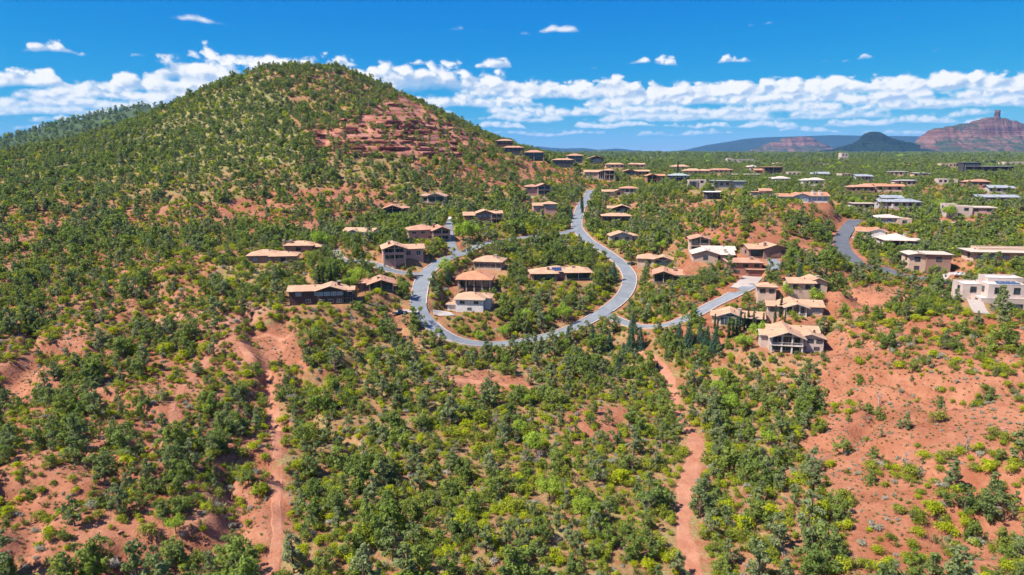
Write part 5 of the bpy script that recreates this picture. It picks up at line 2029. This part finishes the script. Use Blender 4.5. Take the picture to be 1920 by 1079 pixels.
place('juniper', VERGE[::2])
place('pinyon', VERGE[1::2])
place('lime', LIME)
place('spruce', SPR)
place('cypress', CYP)
place('shrub', GARDEN)
for kd in PL:
    PL[kd] = np.vstack(PL[kd])

# ------------------------------------------------------------------ names and words for the single plants
MARKS = [(h['px'], h['py'], 'the ' + h['short']) for h in HOUSES if h['y'] < 420 and h['short'] != 'x'] + [
    (1300, 1060, 'the near end of the wide dirt trail'), (1284, 960, 'the straight near stretch of the wide dirt trail'), (1302, 845, 'the bend in the wide dirt trail'), (1262, 740, 'the narrow upper part of the wide dirt trail'),
    (515, 1050, 'the near end of the left dirt trail'), (520, 960, 'the widest part of the left dirt trail'), (518, 860, 'the middle of the left dirt trail'), (508, 750, 'the upper part of the left dirt trail'),
    (330, 760, 'the foot of the pale side track'), (400, 655, 'the top of the pale side track'), (60, 960, 'the bare red gully at the left edge'), (40, 730, 'the small red clearing at the left edge'),
    (130, 1060, 'the bottom left corner'), (1880, 1050, 'the bottom right corner'), (740, 1060, 'the middle of the bottom edge'), (960, 1060, 'the bottom edge between the trails'), (1700, 1060, 'the bottom edge of the open red slope'),
    (1005, 852, 'the round lime tree in the valley'), (880, 752, 'the slim lime tree in the valley'), (1352, 745, 'the lime trees right of the trail'), (1440, 838, 'the lone lime tree at the slope foot'), (1040, 940, 'the low lime trees near the bottom'),
    (930, 722, 'the short cross path'), (700, 800, 'the middle of the left thicket'), (640, 950, 'the lower left thicket'), (820, 900, 'the lower middle thicket'), (1130, 820, 'the thicket left of the trail'), (1420, 950, 'the thicket right of the trail'),
    (1700, 820, 'the middle of the open red slope'), (1880, 820, 'the right edge of the open red slope'), (1640, 700, 'the top of the open red slope'), (1880, 680, 'the upper right end of the open red slope'), (1560, 930, 'the left border of the open red slope'),
    (250, 900, 'the lower left hillside'), (380, 880, 'the speckled slope left of the left trail'), (180, 780, 'the gully slope on the left'), (120, 620, 'the far left hillside'), (300, 600, 'the left clearing'),
    (785, 575, 'the outer bend of the loop road'), (900, 650, 'the near side of the loop road'), (1180, 530, 'the sharp bend of the main road'), (1210, 617, 'the road junction'), (1340, 575, 'the short side road'), (1590, 460, 'the dark road'),
    (1190, 640, 'the tall spruces at the junction'), (1300, 645, 'the bluish spruces'), (1085, 400, 'the straight upper road'),
]
MK = np.array([(a, b) for a, b, _ in MARKS], float)
ORD = ['nearest', 'second', 'third', 'fourth', 'fifth', 'sixth', 'seventh', 'eighth', 'ninth', 'tenth', 'eleventh', 'twelfth', 'thirteenth', 'fourteenth', 'fifteenth', 'sixteenth', 'seventeenth', 'eighteenth', 'nineteenth', 'twentieth'] + [a + '-' + b for a in ('twenty', 'thirty', 'forty', 'fifty') for b in ('first', 'second', 'third', 'fourth', 'fifth', 'sixth', 'seventh', 'eighth', 'ninth')]


def words_for(a, noun, small, big):
    """labels that place each plant by the nearest landmark, the side of it and its rank"""
    px, py, dep = proj(a[:, 0], a[:, 1], a[:, 2])
    d = np.hypot(px[:, None] - MK[None, :, 0], (py[:, None] - MK[None, :, 1]) * 1.3)
    j = d.argmin(1)
    med = np.median(a[:, 3])
    keys = {}
    for i in range(len(a)):
        dx, dy = px[i] - MK[j[i], 0], (py[i] - MK[j[i], 1]) * 1.3
        if abs(dx) > abs(dy):
            side = 'left of' if dx < 0 else 'right of'
        else:
            side = 'behind' if dy < 0 else 'in front of'
        word = big if a[i, 3] > med else small
        keys.setdefault((word, side, j[i]), []).append((d[i, j[i]], i))
    out = [None] * len(a)
    for (word, side, m), lst in keys.items():
        lst.sort()
        for r, (_, i) in enumerate(lst):
            if len(lst) == 1:
                out[i] = f'{word} {noun} {side} {MARKS[m][2]}'
            else:
                out[i] = f'{ORD[min(r, len(ORD) - 1)]} {word} {noun} {side} {MARKS[m][2]}'
    return out


INFO = {   # kind: object name, category, group, label noun, small word, big word, crown part, stem part, most
    'juniper': ('juniper_tree', 'tree', 'junipers in the valley', 'round olive-green juniper', 'small', 'large', 'crown', 'trunk', 300),
    'pinyon': ('pinyon_pine', 'tree', 'pinyon pines in the valley', 'upright grey-green pine', 'short', 'tall', 'crown', 'trunk', 300),
    'shrub': ('manzanita_shrub', 'shrub', 'bright shrubs in the valley', 'yellow-green shrub', 'small', 'large', 'foliage', 'stem', 300),
    'sage': ('sagebrush', 'bush', 'grey sagebrush on the slopes', 'grey-green sagebrush', 'small', 'wide', 'foliage', 'stem', 300),
    'lime': ('lime_green_tree', 'tree', 'lime-green leafy trees', 'bright lime-green leafy tree', 'small', 'large', 'crown', 'trunk', 300),
    'spruce': ('spruce_tree', 'tree', 'planted spruces', 'bluish conical spruce', 'short', 'tall', 'crown', 'trunk', 300),
    'cypress': ('cypress_tree', 'tree', 'slim planted cypresses', 'slim dark cypress', 'short', 'tall', 'crown', 'trunk', 300),
}
HGT = {'juniper': 4.1, 'pinyon': 5.0, 'shrub': 2.3, 'sage': 1.0, 'lime': 5, 'spruce': 8, 'cypress': 5}
TREES = {}
for kd, (nm, cat, grp, noun, sm, bg_, pc, pt, most) in INFO.items():
    a = PL[kd]
    px, py, dep = proj(a[:, 0], a[:, 1], a[:, 2] + HGT[kd] * a[:, 3] * .5)
    sz = HGT[kd] * a[:, 3] / dep * FPX
    inside = (px > 4) & (px < 1916) & (py < 1074) & (py > 0)
    rank = np.argsort(-np.where(inside, sz, 0))
    pick = rank[:most][inside[rank[:most]]]
    lab = words_for(a[pick], noun, sm, bg_)
    for i, ix in enumerate(pick):
        x, y, z, s_, r_, pid = a[ix]
        root = link(nm, None, None, (x, y, z), r_, (s_,) * 3)
        cm, tm = PROTO[kd][int(pid)]
        link(pc, cm, root)
        link(pt, tm, root)
        tag(root, lab[i], cat, grp)
    rest = np.ones(len(a), bool)
    rest[pick] = False
    b = a[rest]
    near = np.hypot(b[:, 0], b[:, 1]) < 330
    for m, lod in ((near, 0), (~near, 1)):
        q = b[m]
        scatter(f'{nm}_wood', PCOL[kd, lod], q[:, 0], q[:, 1], q[:, 2], q[:, 4], q[:, 3], q[:, 5].astype(int),
                f'mass of {noun}s covering the {"middle slopes" if lod == 0 else "hillside"} beyond the near ones', 'woodland')
a = PL['tuft']
scatter('dry_grass', PCOL['tuft', 0], a[:, 0], a[:, 1], a[:, 2], a[:, 4], a[:, 3], a[:, 5].astype(int), 'dry yellow grass tufts dotted over the red soil', 'grass')
for kind, r0, q in FARPL:
    scatter(f'{INFO[kind][0]}_wood', PCOL[kind, 1], q[:, 0], q[:, 1], q[:, 2], q[:, 4], q[:, 3], q[:, 5].astype(int),
            f'mass of {INFO[kind][3]}s ' + {470: 'on the big hill', 900: 'on the far ridge and the plain', 1750: 'fading out over the distant plain'}[r0], 'woodland')


# dead trees: bare grey limbs
def dead_mesh(seed):
    r = np.random.default_rng(seed)
    parts = [tube([(0, 0, -.4), (.1, 0, 1.4), (.0, .15, 3.0)], .14, .05)]
    for i in range(11):
        z = r.uniform(.8, 2.9)
        a = r.uniform(0, 6.28)
        l = r.uniform(.7, 1.7) * (1.2 - z / 4)
        tip = np.array([math.cos(a) * l, math.sin(a) * l, z + r.uniform(.3, 1.1)])
        s = np.array([.05, .05, z])
        parts.append(tube([s, (s + tip) / 2 + r.normal(0, .1, 3), tip], .05, .012, 5))
        for q in range(3):
            b = s + (tip - s) * r.uniform(.4, .9)
            parts.append(tube([b, b + r.normal(0, .3, 3) + np.array([0, 0, .25])], .022, .008, 4))
    v, f = join(parts)
    return fast_mesh('dead_tree', v, f, [M_DEAD])


DEADM = [dead_mesh(s) for s in range(3)]
for i, (px, py, s_, lab) in enumerate((
        (1646, 768, 1.3, 'bare dead tree standing alone in the middle of the red slope'), (1697, 880, 1.2, 'bare dead tree among bushes low on the red slope'),
        (748, 742, 1.5, 'grey dead tree in the thicket below the loop road'), (850, 560, .1, ''), (1010, 880, 1.4, 'grey dead tree beside the round lime tree'),
        (930, 800, 1.2, 'grey bare tree in the middle of the valley thicket'), (620, 860, 1.0, 'pale dead bush-like tree right of the left trail'), (660, 610, 1.4, 'grey dead tree below the long dark brown house'),
        (470, 590, 1.3, 'grey dead tree left of the long dark brown house'), (1810, 850, .9, 'thin bare snag at the right of the red slope'))):
    if not lab:
        continue
    X, Y, Z = at(px, py)
    tag(link('dead_tree', DEADM[i % 3], None, (X, Y, Z - .05), i * 1.3, (s_,) * 3), lab, 'tree', 'dead trees')


# ------------------------------------------------------------------ rock ledges and stones
def stone_mesh(seed, sx, sy, sz, n=3):
    r = np.random.default_rng(seed)
    import bmesh
    bm = bmesh.new()
    bmesh.ops.create_cube(bm, size=1)
    bmesh.ops.subdivide_edges(bm, edges=bm.edges[:], cuts=1 if n < 3 else 2, use_grid_fill=True)
    for v in bm.verts:
        c = v.co.copy()
        k = .72 + .28 * .5 / max(abs(c.x), abs(c.y), abs(c.z)) if True else 1
        c = c * (1 - .16 * (c.length - .5))
        v.co = Vector(((c.x + r.normal(0, .055)) * sx, (c.y + r.normal(0, .055)) * sy, (c.z + r.normal(0, .05)) * sz))
    me = bpy.data.meshes.new('rock')
    bm.to_mesh(me)
    bm.free()
    me.materials.append(M_ROCK)
    return me


LEDGE = [stone_mesh(i, 9 + 1.5 * i, 4.5, 2.3) for i in range(5)]
rng = np.random.default_rng(77)
spots = []
while len(spots) < 260:
    px, py = rng.uniform(550, 920), rng.uniform(180, 296)
    if inpoly(np.array([px]), np.array([py]), ZONES[8][0])[0] and rng.uniform() < (.25 if py < 225 else 1):
        spots.append((px, py))
for i in range(26):
    spots.append((rng.normal(388, 26), rng.normal(470, 14)))
for i in range(12):
    spots.append((rng.normal(470, 60), rng.normal(350, 20)))
for i, (px, py) in enumerate(spots):
    X, Y, Z = at(px, py)
    if Y > 760:
        continue
    e = 3.0
    gxx = (hgt(X + e, Y)[0] - hgt(X - e, Y)[0]); gyy = (hgt(X, Y + e)[0] - hgt(X, Y - e)[0])
    ang = math.atan2(gyy, gxx) + math.pi / 2 + rng.normal(0, .18)
    s_ = rng.uniform(.32, .95) * (1 if py < 300 else .6)
    o = link('rock_ledge', LEDGE[i % 5], GROUND, (X, Y, Z + .1 * s_), ang, (s_, s_, s_ * rng.uniform(.5, .95)))
STONE = [stone_mesh(40 + i, 1, .8, .6, 2) for i in range(4)]
n = 0
X, Y, Z, rng = sites(85, 260, 2.0, 91)
t, s, g, p = growth(X, Y, Z)
k, l = masks(X, Y)
pr = np.where(t < .3, .16, .05) * (fbm(X, Y, 18, 2, 61) > .5)
sel = np.nonzero((rng.uniform(0, 1, len(X)) < pr) & (k < .02))[0]
sz = rng.lognormal(-.75, .35, len(sel))
order = np.argsort(-sz / np.hypot(X[sel], Y[sel]))
for q in order[:220]:
    i = sel[q]
    link('stone', STONE[q % 4], GROUND, (X[i], Y[i], Z[i] + .1 * sz[q]), rng.uniform(0, 6.28), (sz[q],) * 3)
SCOL = bpy.data.collections.new('stones')
for i, me in enumerate(STONE):
    SCOL.objects.link(bpy.data.objects.new(f'stone_kind_{i}', me))
X, Y, Z, rng = sites(80, 280, 1.1, 92)
t, s, g, p = growth(X, Y, Z)
k, l = masks(X, Y)
sel = (rng.uniform(0, 1, len(X)) < np.where(t < .45, .22, .06) * (fbm(X, Y, 12, 3, 63) * 1.6 - .2)) & (k < .4)
scatter('gravel', SCOL, X[sel], Y[sel], Z[sel], rng.uniform(0, 6.28, sel.sum()), rng.lognormal(-1.5, .4, sel.sum()), rng.integers(0, 4, sel.sum()), 'small red stones strewn over the bare slopes', 'gravel')

# ------------------------------------------------------------------ the air
hz = bpy.data.meshes.new('haze')
v = [(x, y, z) for z in (-20, 420) for y in (-900, 17500) for x in (-17500, 17500)]
hz.from_pydata(v, [], [(0, 2, 3, 1), (4, 5, 7, 6), (0, 1, 5, 4), (2, 6, 7, 3), (0, 4, 6, 2), (1, 3, 7, 5)])
mh = bpy.data.materials.new('haze_air')
mh.use_nodes = True
mh.node_tree.nodes.clear()
oo = mh.node_tree.nodes.new('ShaderNodeOutputMaterial')
pv = mh.node_tree.nodes.new('ShaderNodeVolumePrincipled')
pv.inputs['Color'].default_value = (0.24, 0.54, 1.0, 1)
pv.inputs['Density'].default_value = 3.8e-5
pv.inputs['Anisotropy'].default_value = 0.0
mh.node_tree.links.new(pv.outputs[0], oo.inputs['Volume'])
hz.materials.append(mh)
tag(link('haze', hz), 'thin blue air over the whole landscape', 'haze', kind='stuff')
